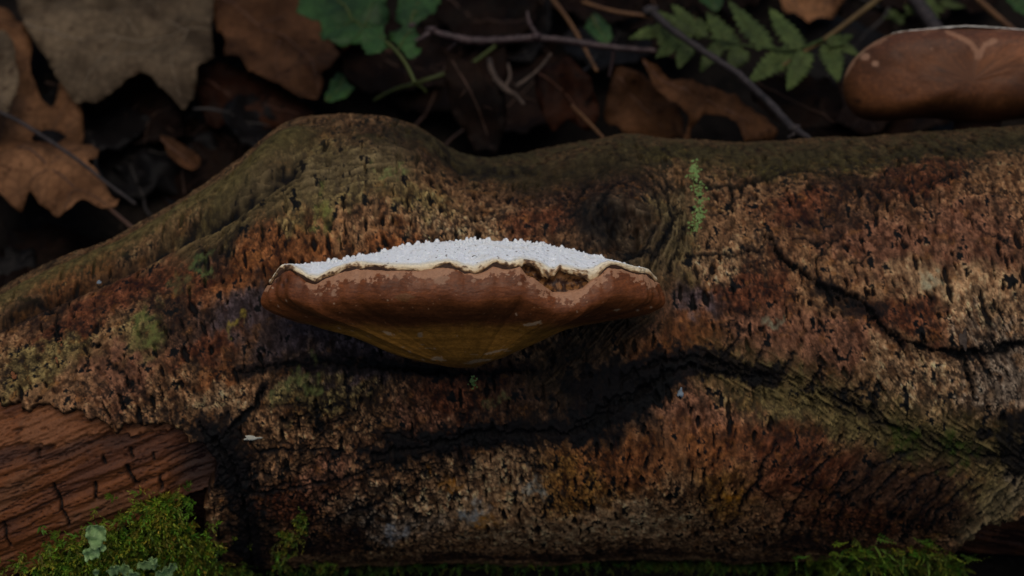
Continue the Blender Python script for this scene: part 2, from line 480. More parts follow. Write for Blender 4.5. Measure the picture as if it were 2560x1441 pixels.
def bark_detail(S, TH):
    V = TH * R0
    n1 = fbm(S * 28, V * 28, 3, 1); n2 = fbm(S * 28 + 50, V * 28, 3, 2)
    n3 = fbm(S * 160, V * 110, 3, 4); n4 = fbm(S * 160 + 9, V * 110 + 4, 3, 5)
    n5 = fbm(S * 420 + 5, V * 260, 2, 6); n6 = fbm(S * 420 + 50, V * 260 + 9, 2, 7)
    wS = S + n1 * 0.014 + n3 * 0.008 + n5 * .0035; wV = V + n2 * 0.014 + n4 * 0.009 + n6 * .0035
    # --- streak direction: vertical, leaning and curving on the lower right lobe
    s0, v0 = sv(2330, 1210)
    wl = np.exp(-(((S - s0) / 0.075) ** 2 + ((V - v0) / 0.04) ** 2))
    s1, v1 = sv(200, 950)
    w1 = np.exp(-(((S - s1) / 0.09) ** 2 + ((V - v1) / 0.06) ** 2))
    p = S - wl * (0.75 * (V - v0) + 9.0 * (V - v0) ** 2) + w1 * 0.30 * (V - v1) + 0.06 * V + n1 * 0.003
    q = V + n2 * 0.003
    # --- base colours from surface zones
    num = np.zeros(S.shape + (3,), np.float32); den = np.full(S.shape, 0.02, np.float32)
    num += np.asarray(TAN, np.float32) * 0.02
    for (x, y, rx, ry, c) in BLOBS:
        bs, bv = sv(x, y)
        w = np.exp(-1.1 * (((wS - bs) / (rx * M2)) ** 2 + ((wV - bv) / (ry * M2 * 1.1)) ** 2))
        w = w * w * w + w * 0.06
        num += w[..., None] * np.asarray(c, np.float32); den += w
    C = num / den[..., None]
    # --- relief
    h = 0.0040 * fbm(S * 11, V * 11, 2, 11) + 0.0012 * fbm(S * 45, V * 35, 2, 12)
    plate = fbm(p * 260, q * 90, 4, 21, .6)
    fine = fbm(p * 1100, q * 330, 3, 22, .6)
    flake = fbm(S * 420, V * 380, 3, 25, .6)
    smz = np.zeros(S.shape, np.float32)
    for (x, y, rx, ry) in [(1900, 830, 330, 110), (2330, 640, 300, 130), (1800, 1090, 260, 110), (250, 720, 260, 90), (700, 640, 220, 80), (2150, 1230, 330, 110), (700, 820, 240, 90), (250, 930, 230, 70), (1350, 1290, 350, 70)]:
        zs, zv = sv(x, y)
        smz = np.maximum(smz, np.exp(-(((wS - zs) / (rx * M2)) ** 2 + ((wV - zv) / (ry * M2)) ** 2) ** 1.5))
    smz = np.clip(smz + .35 * n1, 0, 1)
    k0 = 1 - .62 * smz
    plate = plate * k0; fine = fine * (.4 + .4 * k0); flake = flake * (.5 + .4 * k0)
    h += 0.00020 * plate + 0.00006 * fine + 0.00010 * flake
    C = C * np.exp(.85 * plate + 0.5 * fine + 1.0 * flake + .8 * n3)[..., None]
    # thin torn curls of pale outer bark and brown under-bark
    mk = sstep(0.10, 0.22, fbm(p * 330 + 3, q * 140, 3, 31, .6) + 0.5 * n3)
    mk = mk * (1 - .5 * smz)
    C = mixc(C, mk * 0.40, np.clip(C * 1.7 + .01, 0, .40)); h += mk * 0.00012
    mk = sstep(0.12, 0.25, fbm(p * 300 + 70, q * 120, 3, 32, .6) - 0.4 * n3)
    C = mixc(C, mk * 0.65, C * np.array([.42, .33, .28])); h -= mk * 0.0001
    gw = sstep(0.18, 0.35, fbm(S * 120 + 31, V * 150, 4, 33, .6))
    C = mixc(C, gw * 0.35, np.asarray((.19, .092, .028)) * (1 + plate + flake)[..., None])
    # thin peeling sheets: stepped plateaus with dark broken edges
    Fs = fbm(p * 62 + n5 * .25, q * 120 + n6 * .4, 4, 45, .55) * 7
    lv = np.floor(Fs); fr = Fs - lv
    tone = hf(lv.astype(np.int64) + 40, (np.floor(n1 * 3)).astype(np.int64), 46)
    C = C * (.68 + .66 * tone)[..., None]
    ed = (1 - sstep(.0, .14, fr)) * (1 - .55 * smz)
    C = mixc(C, ed * .8, (.016, .012, .009)); h += .00012 * lv - .0003 * ed
    # black weathering specks and fissures between the fibres
    rv = np.abs(fbm(p * 330 + 11, q * 95, 3, 34, .6)); rh = np.abs(fbm(p * 110, q * 280 + 5, 3, 35, .6))
    gate = sstep(-.25, .2, fbm(S * 70 + 3, V * 70, 2, 36))
    fis = np.maximum((1 - sstep(.006, .042, rv)) * gate, (1 - sstep(.005, .045, rh)) * (1 - gate * .6) * .8)
    fis = fis * (1 - .75 * smz); h -= .0003 * fis; C = mixc(C, fis * .72, (.016, .011, .008))
    mold = sstep(.10, .24, fbm(p * 480, q * 300 + 8, 3, 37, .65) + .35 * fbm(S * 45, V * 45, 2, 38))
    mold = mold * (1 - .45 * smz)
    C = mixc(C, mold * .75, (.018, .013, .011)); h -= mold * .0001
    lite = sstep(.16, .27, fbm(p * 560 + 40, q * 330, 3, 39, .65))
    lite = lite * (1 - .65 * smz)
    C = mixc(C, lite * .4, np.clip(C * 1.6 + .015, 0, .34)); h += lite * .0001
    # cracked platelets
    s2, v2 = sv(820, 1200)
    wpl = np.exp(-(((S - s2) / 0.062) ** 2 + ((V - v2) / 0.05) ** 2) ** 1.5)
    f1, f2, cid = worley((p + n3 * .004) * 165, (q + n4 * .004) * 105, 41)
    ck = 1 - sstep(0.03, 0.20, f2 - f1)
    f1b, f2b, cidb = worley((p + n3 * .003) * 420 + 3, (q + n4 * .003) * 240, 43)
    ckb = 1 - sstep(0.02, 0.22, f2b - f1b)
    every = 0.35 + 0.35 * n1
    kk = np.clip(wpl + every * .45, 0, 1)
    h += kk * (-0.0007 * ck + 0.0002 * (cid - .5)) + kk * (-0.0002 * ckb)
    C = mixc(C, kk * ck * 0.85, (.018, .013, .010))
    C = mixc(C, kk * ckb * 0.55, (.022, .015, .011))
    C = C * (1 + (0.5 * (cidb - .5) + .5 * (cid - .5)) * kk)[..., None]
    # longitudinal (horizontal) dark seams in the platelet area
    rd = np.abs(fbm(S * 60, V * 190, 4, 51))
    seam = (1 - sstep(0.0, 0.05, rd)) * np.clip(wpl * 1.2 + 0.15, 0, 1) * sstep(-.1, .2, n2 + .05)
    h -= 0.0013 * seam; C = mixc(C, seam * 0.85, (.012, .010, .009))
    # --- lenticels
    dens = np.full(S.shape, 0.55, np.float32)
    def zone(x, y, rx, ry, a):
        nonlocal dens
        zs, zv = sv(x, y)
        dens = dens + a * np.exp(-(((S - zs) / (rx * M2)) ** 2 + ((V - zv) / (ry * M2)) ** 2))
    zone(1400, 1270, 520, 130, .55); zone(1950, 850, 380, 140, .5); zone(2350, 620, 300, 160, .45); zone(700, 610, 250, 90, .5)
    zone(250, 950, 250, 120, .2); zone(1100, 570, 250, 60, .4); zone(2100, 1200, 300, 120, .25); zone(1560, 600, 130, 120, -.5); zone(2200, 1040, 250, 60, -.4)
    dens = dens * np.clip(.75 + 1.8 * n2, .1, 1.6)
    p = p + n5 * .0006 + flake * .0005; q = q + n6 * .0012
    l1 = slits(p, q, 0.0066, 0.0105, dens, 61, (.06, .22), (.12, .48))
    l2 = slits(p + .002, q + .003, 0.0040, 0.0066, dens * .45, 71, (.08, .20), (.15, .4))
    l3 = slits(p + .001, q, 0.0024, 0.0044, dens * .4, 77, (.10, .22), (.15, .42))
    len_ = np.maximum(np.maximum(l1, l2 * .9), l3 * .35)
    rim_ = np.clip(slits(p, q, 0.0066, 0.0105, dens, 61, (.13, .34), (.20, .60)) - l1, 0, 1)
    h += -0.0016 * l1 - 0.0009 * l2 - 0.0004 * l3 + 0.0004 * rim_
    C = mixc(C, rim_ * .25, np.clip(C * 1.5, 0, .4))
    C = mixc(C, len_ * 0.95, (.010, .008, .0075))
    # --- wrinkled ridges
    def wrinkle(pts, width, ang, freq, amp, colr, seed, dark=.8, taper=True):
        nonlocal h, C
        d, t, sd_ = seg_dist(S, V, svl(pts))
        pp = np.asarray(svl(pts)); dx, dy = pp[-1] - pp[0]
        a = math.atan2(dy, dx) + ang
        u = S * math.cos(a) + V * math.sin(a); w = -S * math.sin(a) + V * math.cos(a)
        w = w + n1 * .004 + sd_ * d * .25
        m = np.exp(-(d / (width * M2)) ** 2)
        rid = fbm(u * freq * .22, w * freq, 3, seed, .55)
        g = 1 - sstep(0.0, 0.16, np.abs(rid))
        h = h + m * amp * (rid * 1.2 - .7 * g)
        C = mixc(C, m * .75, np.asarray(colr) * (1 + .9 * rid[..., None]))
        C = mixc(C, m * g * dark, (.014, .012, .008))
    wrinkle([(1790, 915), (1950, 955), (2150, 1030), (2330, 1095), (2500, 1130)], 60, -.38, 420, .0022, (.125, .100, .045), 81)
    wrinkle([(2440, 1330), (2500, 1250), (2600, 1200)], 45, .1, 380, .0016, (.19, .15, .085), 82)
    wrinkle([(1700, 500), (1680, 600), (1620, 680), (1590, 720)], 55, .25, 460, .0018, (.135, .105, .058), 83)
    wrinkle([(1600, 790), (1480, 850), (1380, 930)], 70, .3, 420, .0016, (.055, .040, .024), 84)
    wrinkle([(620, 470), (800, 430), (960, 400)], 70, .1, 330, .0014, (.165, .128, .072), 85, .7)
    wrinkle([(480, 620), (600, 540), (720, 470)], 45, .2, 330, .0016, (.13, .10, .05), 86)
    wrinkle([(1330, 450), (1450, 420), (1540, 400)], 60, -.3, 380, .0012, (.055, .042, .022), 87)
    # --- knot
    ks, kv = sv(1560, 590)
    dS = S - ks; dV = V - kv
    kr = np.sqrt((dS / 1.0) ** 2 + (dV / 1.25) ** 2)
    ka = np.arctan2(dV, dS)
    kr = np.abs(kr + n1 * .007 + n3 * .0035)
    h += 0.006 * np.exp(-((kr - .012) / .010) ** 2) - .006 * np.exp(-(kr / .0055) ** 2)
    ring = fbm(kr * 520 + n1 * 1.2, ka * 1.2, 3, 95)
    mk = np.exp(-(kr / .017) ** 4)
    h += mk * ring * .0022
    C = mixc(C, mk * .6 * np.clip(.8 + 2 * n3, 0, 1.2), np.asarray((.105, .080, .052)) * np.exp(1.9 * ring + 1.2 * flake - .3)[..., None])
    es, ev = sv(1580, 630)
    C = mixc(C, np.exp(-(((S - es) / .0028) ** 2 + ((V - ev) / .0035) ** 2)), BLK)
    h -= .003 * np.exp(-(((S - es) / .0028) ** 2 + ((V - ev) / .0035) ** 2))
    bs, bv = sv(1470, 590)
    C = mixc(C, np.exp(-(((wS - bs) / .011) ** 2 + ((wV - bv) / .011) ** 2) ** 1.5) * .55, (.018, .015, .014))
    # --- bulge of the lower lobe, valley above it
    for (x, y, rx, ry, a) in [(1750, 1160, 330, 150, .007), (1250, 1280, 350, 130, .003), (2250, 780, 300, 150, .003), (850, 1000, 220, 70, .003), (2250, 1270, 200, 90, .003)]:
        bs, bv = sv(x, y)
        h += a * np.exp(-(((S - bs) / (rx * M2)) ** 2 + ((V - bv) / (ry * M2)) ** 2))
    jS = S + n3 * .0022 + fbm(S * 500, V * 500, 2, 97) * .0012; jV = V + n4 * .0022 + fbm(S * 500 + 8, V * 500, 2, 98) * .0012
    def crack(pts, w, depth, black, bw, flare=0.0):
        nonlocal h, C
        d, t, sd_ = seg_dist(jS, jV, svl(pts))
        ww = w * M2 * (1 + flare * t) * np.clip(.75 + 1.6 * n3 + 1.2 * flake, .25, 1.8)
        h = h - depth * .8 * np.exp(-(d / ww) ** 2) + depth * .10 * np.exp(-((d - 2 * ww) / ww) ** 2)
        C = mixc(C, np.exp(-(d / (ww * 1.0)) ** 2) * 1.4, (.006, .005, .005))
        if bw:
            m = sstep(.30, .62, np.exp(-(d / (bw * .9 * M2)) ** 2) + .8 * n3 + .7 * flake + .5 * plate) * black
            C = mixc(C, m, (.012, .010, .010))
    crack([(1925, 590), (1950, 640), (2060, 718), (2130, 740), (2180, 782), (2215, 835), (2290, 868), (2400, 880), (2470, 882), (2570, 852), (2700, 830)], 5, .004, .6, 16, 1.1)
    crack([(2408, 885), (2412, 930), (2430, 990)], 6, .003, .6, 12)
    crack([(2060, 718), (2130, 770), (2200, 770)], 2.5, .0015, .8, 30)
    crack([(930, 1140), (1060, 1120), (1200, 1085), (1340, 1085), (1450, 1075), (1520, 1035), (1600, 985), (1680, 930), (1730, 915)], 6, .0035, .95, 42)
    crack([(1450, 1060), (1540, 1000), (1640, 955)], 10, .003, 1.0, 55)
    crack([(1560, 940), (1660, 900), (1760, 895), (1850, 925), (1930, 945)], 6, .003, .9, 36)
    crack([(1730, 915), (1800, 935), (1900, 950)], 5, .0025, .8, 14)
    crack([(1180, 1090), (1100, 1110), (960, 1090)], 4, .0015, .8, 26)
    crack([(2060, 980), (2250, 1075), (2420, 1135), (2560, 1150)], 5, .002, .5, 26)
    crack([(660, 965), (640, 1010), (610, 1045), (560, 1085), (525, 1110)], 4, .0025, .9, 14)
    crack([(540, 1100), (580, 1160), (595, 1230), (620, 1300), (640, 1450)], 7, .003, .9, 40)
    crack([(500, 1060), (540, 1120), (560, 1180)], 6, .002, .9, 34)
    crack([(110, 745), (140, 790), (150, 850)], 4, .0025, .5, 8)
    crack([(60, 750), (130, 750), (200, 720)], 3, .0015, .6, 10)
    crack([(1730, 455), (1840, 465), (1900, 445), (1980, 425), (2130, 430)], 4, .002, .7, 12)
    crack([(1825, 465), (1830, 510)], 4, .0015, .6, 7)
    crack([(1720, 640), (1830, 635), (1900, 625)], 3, .0015, .5, 12)
    crack([(600, 930), (800, 905), (1000, 925), (1120, 930)], 5, .002, .8, 22)
    crack([(850, 890), (1000, 925), (1180, 938), (1330, 925)], 6, .002, .6, 22)  # groove under the umbo; its black rim paints fungus shadow into the bark
    crack([(1080, 360), (1140, 420), (1230, 430), (1320, 425)], 14, .004, .8, 50)
    crack([(860, 920), (870, 980)], 3, .0015, .6, 6)
    crack([(600, 1240), (720, 1220), (850, 1195), (960, 1170)], 4, .002, .7, 10)
    crack([(760, 1310), (860, 1285), (960, 1250)], 4, .002, .7, 10)
    crack([(640, 1130), (760, 1125), (860, 1130)], 4, .0015, .7, 8)
    for (x, y, rx, ry, a) in [(1480, 985, 120, 55, .85), (1600, 945, 90, 45, .8), (1470, 570, 50, 55, .55), (1180, 380, 150, 60, .75), (1050, 340, 110, 40, .6), (1330, 1090, 130, 40, .7), (1060, 1120, 110, 25, .6), (575, 1150, 55, 60, .8), (1650, 905, 90, 28, .7), (2540, 1120, 60, 70, .8), (1420, 900, 80, 40, .4), (560, 590, 60, 30, .6), (1270, 430, 120, 40, .5), (620, 1330, 70, 90, .5)]:  # blackened bark zones; the faint one below the fungus is painted shadow
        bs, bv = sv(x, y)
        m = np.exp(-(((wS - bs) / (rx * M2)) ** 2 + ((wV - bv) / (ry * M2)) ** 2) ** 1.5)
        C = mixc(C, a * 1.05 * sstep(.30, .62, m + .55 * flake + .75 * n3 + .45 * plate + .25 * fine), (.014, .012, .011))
    for pts in [[(1885, 1185), (1905, 1140), (1935, 1100)], [(1950, 1340), (1985, 1250), (2045, 1160), (2100, 1120)], [(2080, 1345), (2110, 1245), (2190, 1165), (2290, 1125)], [(2200, 1370), (2232, 1272), (2300, 1195), (2400, 1155)], [(2300, 1350), (2345, 1270), (2430, 1200)], [(2150, 1335), (2172, 1245), (2240, 1175)],
                [(2020, 1345), (2050, 1260), (2120, 1175)], [(2255, 1365), (2290, 1280), (2360, 1205)], [(1830, 1300), (1860, 1220), (1900, 1170)], [(1440, 520), (1480, 440), (1560, 400), (1640, 420), (1690, 480)], [(1500, 550), (1530, 475), (1590, 450), (1640, 490), (1645, 560), (1600, 650)], [(1460, 480), (1520, 425), (1600, 420), (1660, 470), (1680, 540)],
                [(1640, 660), (1670, 590), (1700, 520)], [(1610, 690), (1650, 620), (1680, 560)], [(1670, 690), (1690, 620), (1715, 560)], [(1540, 640), (1560, 660), (1610, 650)], [(1800, 900), (1850, 850)], [(1880, 925), (1910, 870)], [(1950, 945), (1985, 885)], [(2020, 975), (2060, 910)], [(2100, 1000), (2130, 930)], [(2180, 1030), (2200, 960)]]:
        crack(pts, 2.6, .0016, .55, 9)
    rc = random.Random(5)
    for (x0, y0, hx, vy, k_) in [(1000, 1180, 1, -.15, 5), (1300, 1120, 1, -.2, 4), (700, 1050, 1, -.1, 4), (1600, 1020, 1, .3, 3), (2050, 620, 1, .2, 3), (2300, 520, 1, -.1, 3), (1850, 760, 1, .25, 3), (2150, 900, 1, .2, 3), (300, 860, 1, -.25, 3), (1900, 1150, 1, .1, 3), (850, 1280, 1, -.2, 3), (1500, 1330, 1, 0, 3)]:
        for _ in range(k_):
            x = x0 + rc.uniform(-130, 130); y = y0 + rc.uniform(-60, 60); pts = [(x, y)]
            a = math.atan2(vy, hx) + rc.gauss(0, .35)
            if rc.random() < .35: a += math.pi / 2
            for _s in range(rc.randint(3, 6)):
                a += rc.gauss(0, .45); x += math.cos(a) * rc.uniform(14, 34); y += math.sin(a) * rc.uniform(14, 34)
                pts.append((x, y))
            crack(pts, rc.uniform(1.6, 3.2), .0012, .5, rc.choice([0, 6, 10]))
    # algae film near the crown of the log
    crown = sstep(0.70, 0.96, np.sin(TH)) * (.75 + .7 * n1 + .5 * plate) * (1 - .55 * sstep(sx(1060), sx(950), S))
    C = mixc(C, crown, np.asarray((.050, .040, .020)) * (1 + 1.2 * plate + .8 * flake)[..., None])
    # --- mossy strip on the upper left edge
    d, t, sd_ = seg_dist(S, V, svl([(-60, 795), (120, 700), (300, 620), (450, 540), (600, 450), (720, 350)]))
    m = np.exp(-(d / (55 * M2)) ** 2)
    h += m * .004; C = mixc(C, m * .85, np.asarray((.098, .080, .034)) * (1 + 1.0 * fbm(S * 300 + V * 200, V * 500, 3, 91))[..., None])
    d, t, sd_ = seg_dist(S, V, svl([(-60, 840), (130, 745), (310, 665), (460, 585), (610, 500), (720, 420)]))
    m = np.exp(-(d / (34 * M2)) ** 2)
    h -= m * .007; C = mixc(C, m * .9 * np.clip(.8 + n3 * 2, 0, 1.1), (.012, .010, .009))
    # small coloured spots: green algae tufts and a yellow stain
    for (x, y, r, c) in [(370, 835, 34, (.12, .13, .045)), (520, 640, 26, (.10, .12, .05)), (470, 720, 30, (.10, .09, .04)), (565, 828, 14, (.22, .17, .04)), (775, 950, 26, (.13, .14, .055)), (720, 985, 24, (.13, .14, .06)),
                         (830, 520, 28, (.15, .15, .05)), (960, 420, 26, (.15, .17, .07)), (1240, 1000, 20, (.12, .11, .05)), (2330, 700, 24, (.27, .25, .17)), (1945, 815, 16, (.2, .19, .13)), (2260, 1075, 40, (.055, .075, .015)), (2400, 1110, 40, (.05, .07, .015)),
                         (2380, 1180, 26, (.06, .07, .02)), (1190, 1290, 40, (.27, .27, .25)), (1000, 1330, 30, (.24, .23, .22)), (1330, 1190, 24, (.25, .24, .2)), (1850, 1205, 28, (.33, .16, .02)), (1100, 1190, 24, (.28, .14, .03)), (1210, 1310, 34, (.26, .125, .02))]:
        bs, bv = sv(x, y)
        m = np.exp(-(((wS - bs) / (r * M2)) ** 2 + ((wV - bv) / (r * M2)) ** 2) ** 2)
        C = mixc(C, m * np.clip(.6 + 1.2 * flake + plate, 0, 1), c)
    # --- torn edges
    dl, dr = torn_fields(S + n3 * .0035 + fine * .0008, V + n4 * .0045 + plate * .001)
    for d, dp in ((dl, .0085), (dr, .011)):
        h += .0010 * np.exp(-((d - .002) / .0025) ** 2)
        h -= dp * sstep(.0002, -.0014, d)
        C = mixc(C, np.exp(-((d + .0006) / .0010) ** 2) * .9, (.022, .013, .009))
        C = mixc(C, sstep(-.0008, -.002, d), (.03, .014, .008))
    lum = C.mean(-1, keepdims=True)
    C = lum + (C - lum) * .98
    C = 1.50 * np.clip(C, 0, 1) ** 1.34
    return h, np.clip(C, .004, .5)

LOG = thing('fallen_log', (0, 0, 0), 'fallen rotting birch log with dark slits and peeling bark', 'log')

def build_log():
    sd_ = np.linspace(-0.238, 0.238, 1090)
    s = np.concatenate([np.linspace(-0.62, -0.24, 70), sd_, np.linspace(0.24, 0.62, 70)])
    td = np.radians(np.linspace(-100, 100, 590))
    tb = np.radians(np.linspace(104, 256, 40))
    th = np.concatenate([td, tb])
    S, TH = np.meshgrid(s, th)
    THa = np.where(TH > math.pi, TH - 2 * math.pi, TH)
    h, C = bark_detail(S.astype(np.float32), THa.astype(np.float32))
    P = log_point(S, TH, h)
    nr, nc = S.shape
    f = grid_faces(nr, nc)
    wrapf = np.stack([np.arange(nc - 1) + (nr - 1) * nc, np.arange(1, nc) + (nr - 1) * nc, np.arange(1, nc), np.arange(nc - 1)], -1)
    f = np.concatenate([f, wrapf])[:, ::-1]
    m = mat_attr('bark', .72, .07, 1700, .32, .15, .0003)
    o = mesh_obj('bark', P.reshape(-1, 3), f, m, LOG, C.reshape(-1, 3))
    # end grain discs, both ends lie outside the picture
    me = mat_proc('end_grain', (.10, .06, .03), (.16, .10, .05), 90)
    for col_i, nm in ((0, 'cut_end'), (nc - 1, 'cut_end')):
        ring = P[:, col_i, :]
        c = ring.mean(0)
        V = np.concatenate([ring, c[None]])
        n = len(ring)
        mesh_obj(nm, V, [(i, (i + 1) % n, n) for i in range(n)], me, LOG)

def wood_patch(s0, s1, t0, t1, ns, nt, kind):
    s = np.linspace(s0, s1, ns); t = np.radians(np.linspace(t0, t1, nt))
    S, TH = np.meshgrid(s, t)
    V = TH * R0
    n1 = fbm(S * 30, V * 30, 3, 101); n3 = fbm(S * 150, V * 150, 3, 102)
    sl = .16 if kind == 0 else -.35
    g = V - sl * S + n1 * .002
    along = S + sl * V
    gr = fbm(along * 45, g * 520, 4, 103, .6)
    gr2 = fbm(along * 120, g * 1500, 3, 104, .6)
    step = fbm(along * 22, g * 170, 2, 105)
    lay = np.floor(step * 5 + .4 * n3) / 5
    h = -.0040 + .0007 * gr + .0003 * gr2 + .0022 * lay + .002 * n1
    C = np.zeros(S.shape + (3,), np.float32) + np.asarray((.118, .036, .009), np.float32)
    C = C * (1 + .75 * gr + .5 * gr2)[..., None]
    C = mixc(C, sstep(.1, .3, n1 + .3 * gr) * .7, (.105, .044, .018))
    C = mixc(C, sstep(.0, .3, -n1 + .4 * gr) * .6, (.035, .012, .007))
    seam = 1 - sstep(0, .055, np.abs(fbm(along * 26, g * 230, 3, 107)))
    h -= .0012 * seam; C = mixc(C, seam * .55, (.020, .009, .005))
    jS = S + n3 * .0012; jV = V
    if kind == 0:
        for pts, w in [([(320, 1128), (326, 1152)], 3), ([(250, 1150), (254, 1170)], 3.5), ([(312, 1172), (322, 1200), (338, 1222)], 4), ([(128, 1220), (148, 1280), (170, 1330)], 3), ([(232, 1220), (238, 1260)], 3),
                       ([(0, 1320), (20, 1385)], 3), ([(90, 1130), (92, 1150)], 3), ([(380, 1140), (384, 1160)], 2.5), ([(395, 1205), (400, 1235)], 3)]:
            d, _, _ = seg_dist(jS, jV, svl(pts))
            h -= .0022 * np.exp(-(d / (w * M2)) ** 2); C = mixc(C, np.exp(-(d / (w * M2 * 1.1)) ** 2) * 1.3, (.006, .004, .003))
        # paler upper slab, its broken lower edge
        d, _, sdd = seg_dist(S + n3 * .003, V + n3 * .003, svl([(-200, 1150), (60, 1110), (140, 1120), (200, 1095), (300, 1085)]))
        up = (sdd > 0)
        h += np.where(up, .0016, 0) * sstep(.0, .001, d)
        C = mixc(C, np.where(up, .75, 0) * sstep(-.25, .25, n1 + n3), (.17, .062, .022))
        C = mixc(C, np.where(up, 0, 1) * np.exp(-((d - .004) / .004) ** 2) * .75, (.035, .014, .008))
        # broken dark end on the right
        bs, bv = sv(500, 1190)
        m = np.exp(-(((S - bs + n3 * .004) / .012) ** 2 + ((V - bv) / .016) ** 2) ** 2)
        h -= m * .003; C = mixc(C, m * .9, (.020, .010, .007))
        # bright splinter along the lower edge
        d, _, sdd = seg_dist(S + n3 * .001, V + n3 * .002, svl([(60, 1440), (140, 1395), (230, 1360), (330, 1310), (430, 1270)]))
        C = mixc(C, np.exp(-(d / .0022) ** 2) * .8, (.24, .085, .022)); h += .0025 * np.exp(-(d / .0025) ** 2)
        h -= np.where(sdd < 0, .008, 0) * sstep(.0015, .004, d)
    else:
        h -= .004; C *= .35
    P = log_point(S, TH, h)
    m = bpy.data.materials.get('rotten_wood') or mat_attr('rotten_wood', .65, .18, 1300, .3, .35, .0004)
    o = mesh_obj('exposed_wood', P.reshape(-1, 3), grid_faces(nt, ns)[:, ::-1], m, LOG, np.clip(C, .003, .5).reshape(-1, 3))
    o['label'] = 'reddish rotten wood laid bare where the bark has torn off' if kind == 0 else 'dark wood under the ragged pale bark lip'

build_log()
wood_patch(-0.25, sv(575, 1200)[0], -88, 30, 300, 330, 0)
wood_patch(sv(2310, 1400)[0], 0.25, -98, -35, 120, 150, 1)

# ================================================================== MAIN BRACKET FUNGUS
FO = at_depth(1160, 700, 0.800)                 # attachment frame: X along log, UP = pore side, NRM = outwards
KF = 0.757 / FPX                                # metres per photo pixel at the rim
def fw(x, y, z):
    x = np.asarray(x)
    return FO + x[..., None] * XA + np.asarray(y)[..., None] * UP + np.asarray(z)[..., None] * NRM

FA = 484 * 0.778 / FPX
ZE, ZB, ZBK = 0.020, 0.034, 0.050
def pxl(tab):
    xs = np.array([t[0] for t in tab], float); ys = np.array([t[1] for t in tab], float)
    def f(x):
        return np.interp(x / KF + 1160, xs, (700 - ys) * KF)
    return f
f_crest = pxl([(676, 705), (690, 676), (720, 664), (770, 655), (820, 652), (880, 640), (940, 628), (1000, 612), (1060, 604), (1120, 599), (1190, 596), (1260, 599), (1320, 603), (1380, 610), (1440, 620), (1500, 636), (1560, 655), (1610, 672), (1640, 690), (1650, 705)])
f_marg = pxl([(676, 712), (690, 694), (705, 676), (730, 676), (755, 688), (775, 703), (800, 706), (815, 700), (840, 686), (870, 678), (900, 670), (950, 676), (1000, 678), (1060, 679), (1100, 672), (1130, 669), (1150, 672), (1170, 681), (1195, 684), (1210, 676), (1240, 666), (1260, 668), (1280, 672), (1310, 664), (1340, 668), (1360, 676), (1380, 690), (1392, 692), (1405, 680), (1430, 686), (1460, 692), (1490, 688), (1510, 674), (1530, 668), (1560, 672), (1600, 682), (1630, 686), (1650, 705)])
f_skin = pxl([(676, 716), (690, 698), (705, 684), (730, 680), (755, 692), (772, 708), (800, 713), (815, 704), (840, 692), (870, 683), (900, 676), (950, 679), (1000, 680), (1060, 681), (1100, 674), (1130, 673), (1150, 679), (1170, 686), (1195, 689), (1215, 684), (1240, 671), (1262, 676), (1285, 676), (1305, 670), (1322, 690), (1345, 702), (1365, 716), (1388, 732), (1410, 733), (1440, 728), (1462, 722), (1480, 706), (1505, 692), (1522, 674), (1560, 676), (1600, 688), (1630, 690), (1650, 708)])

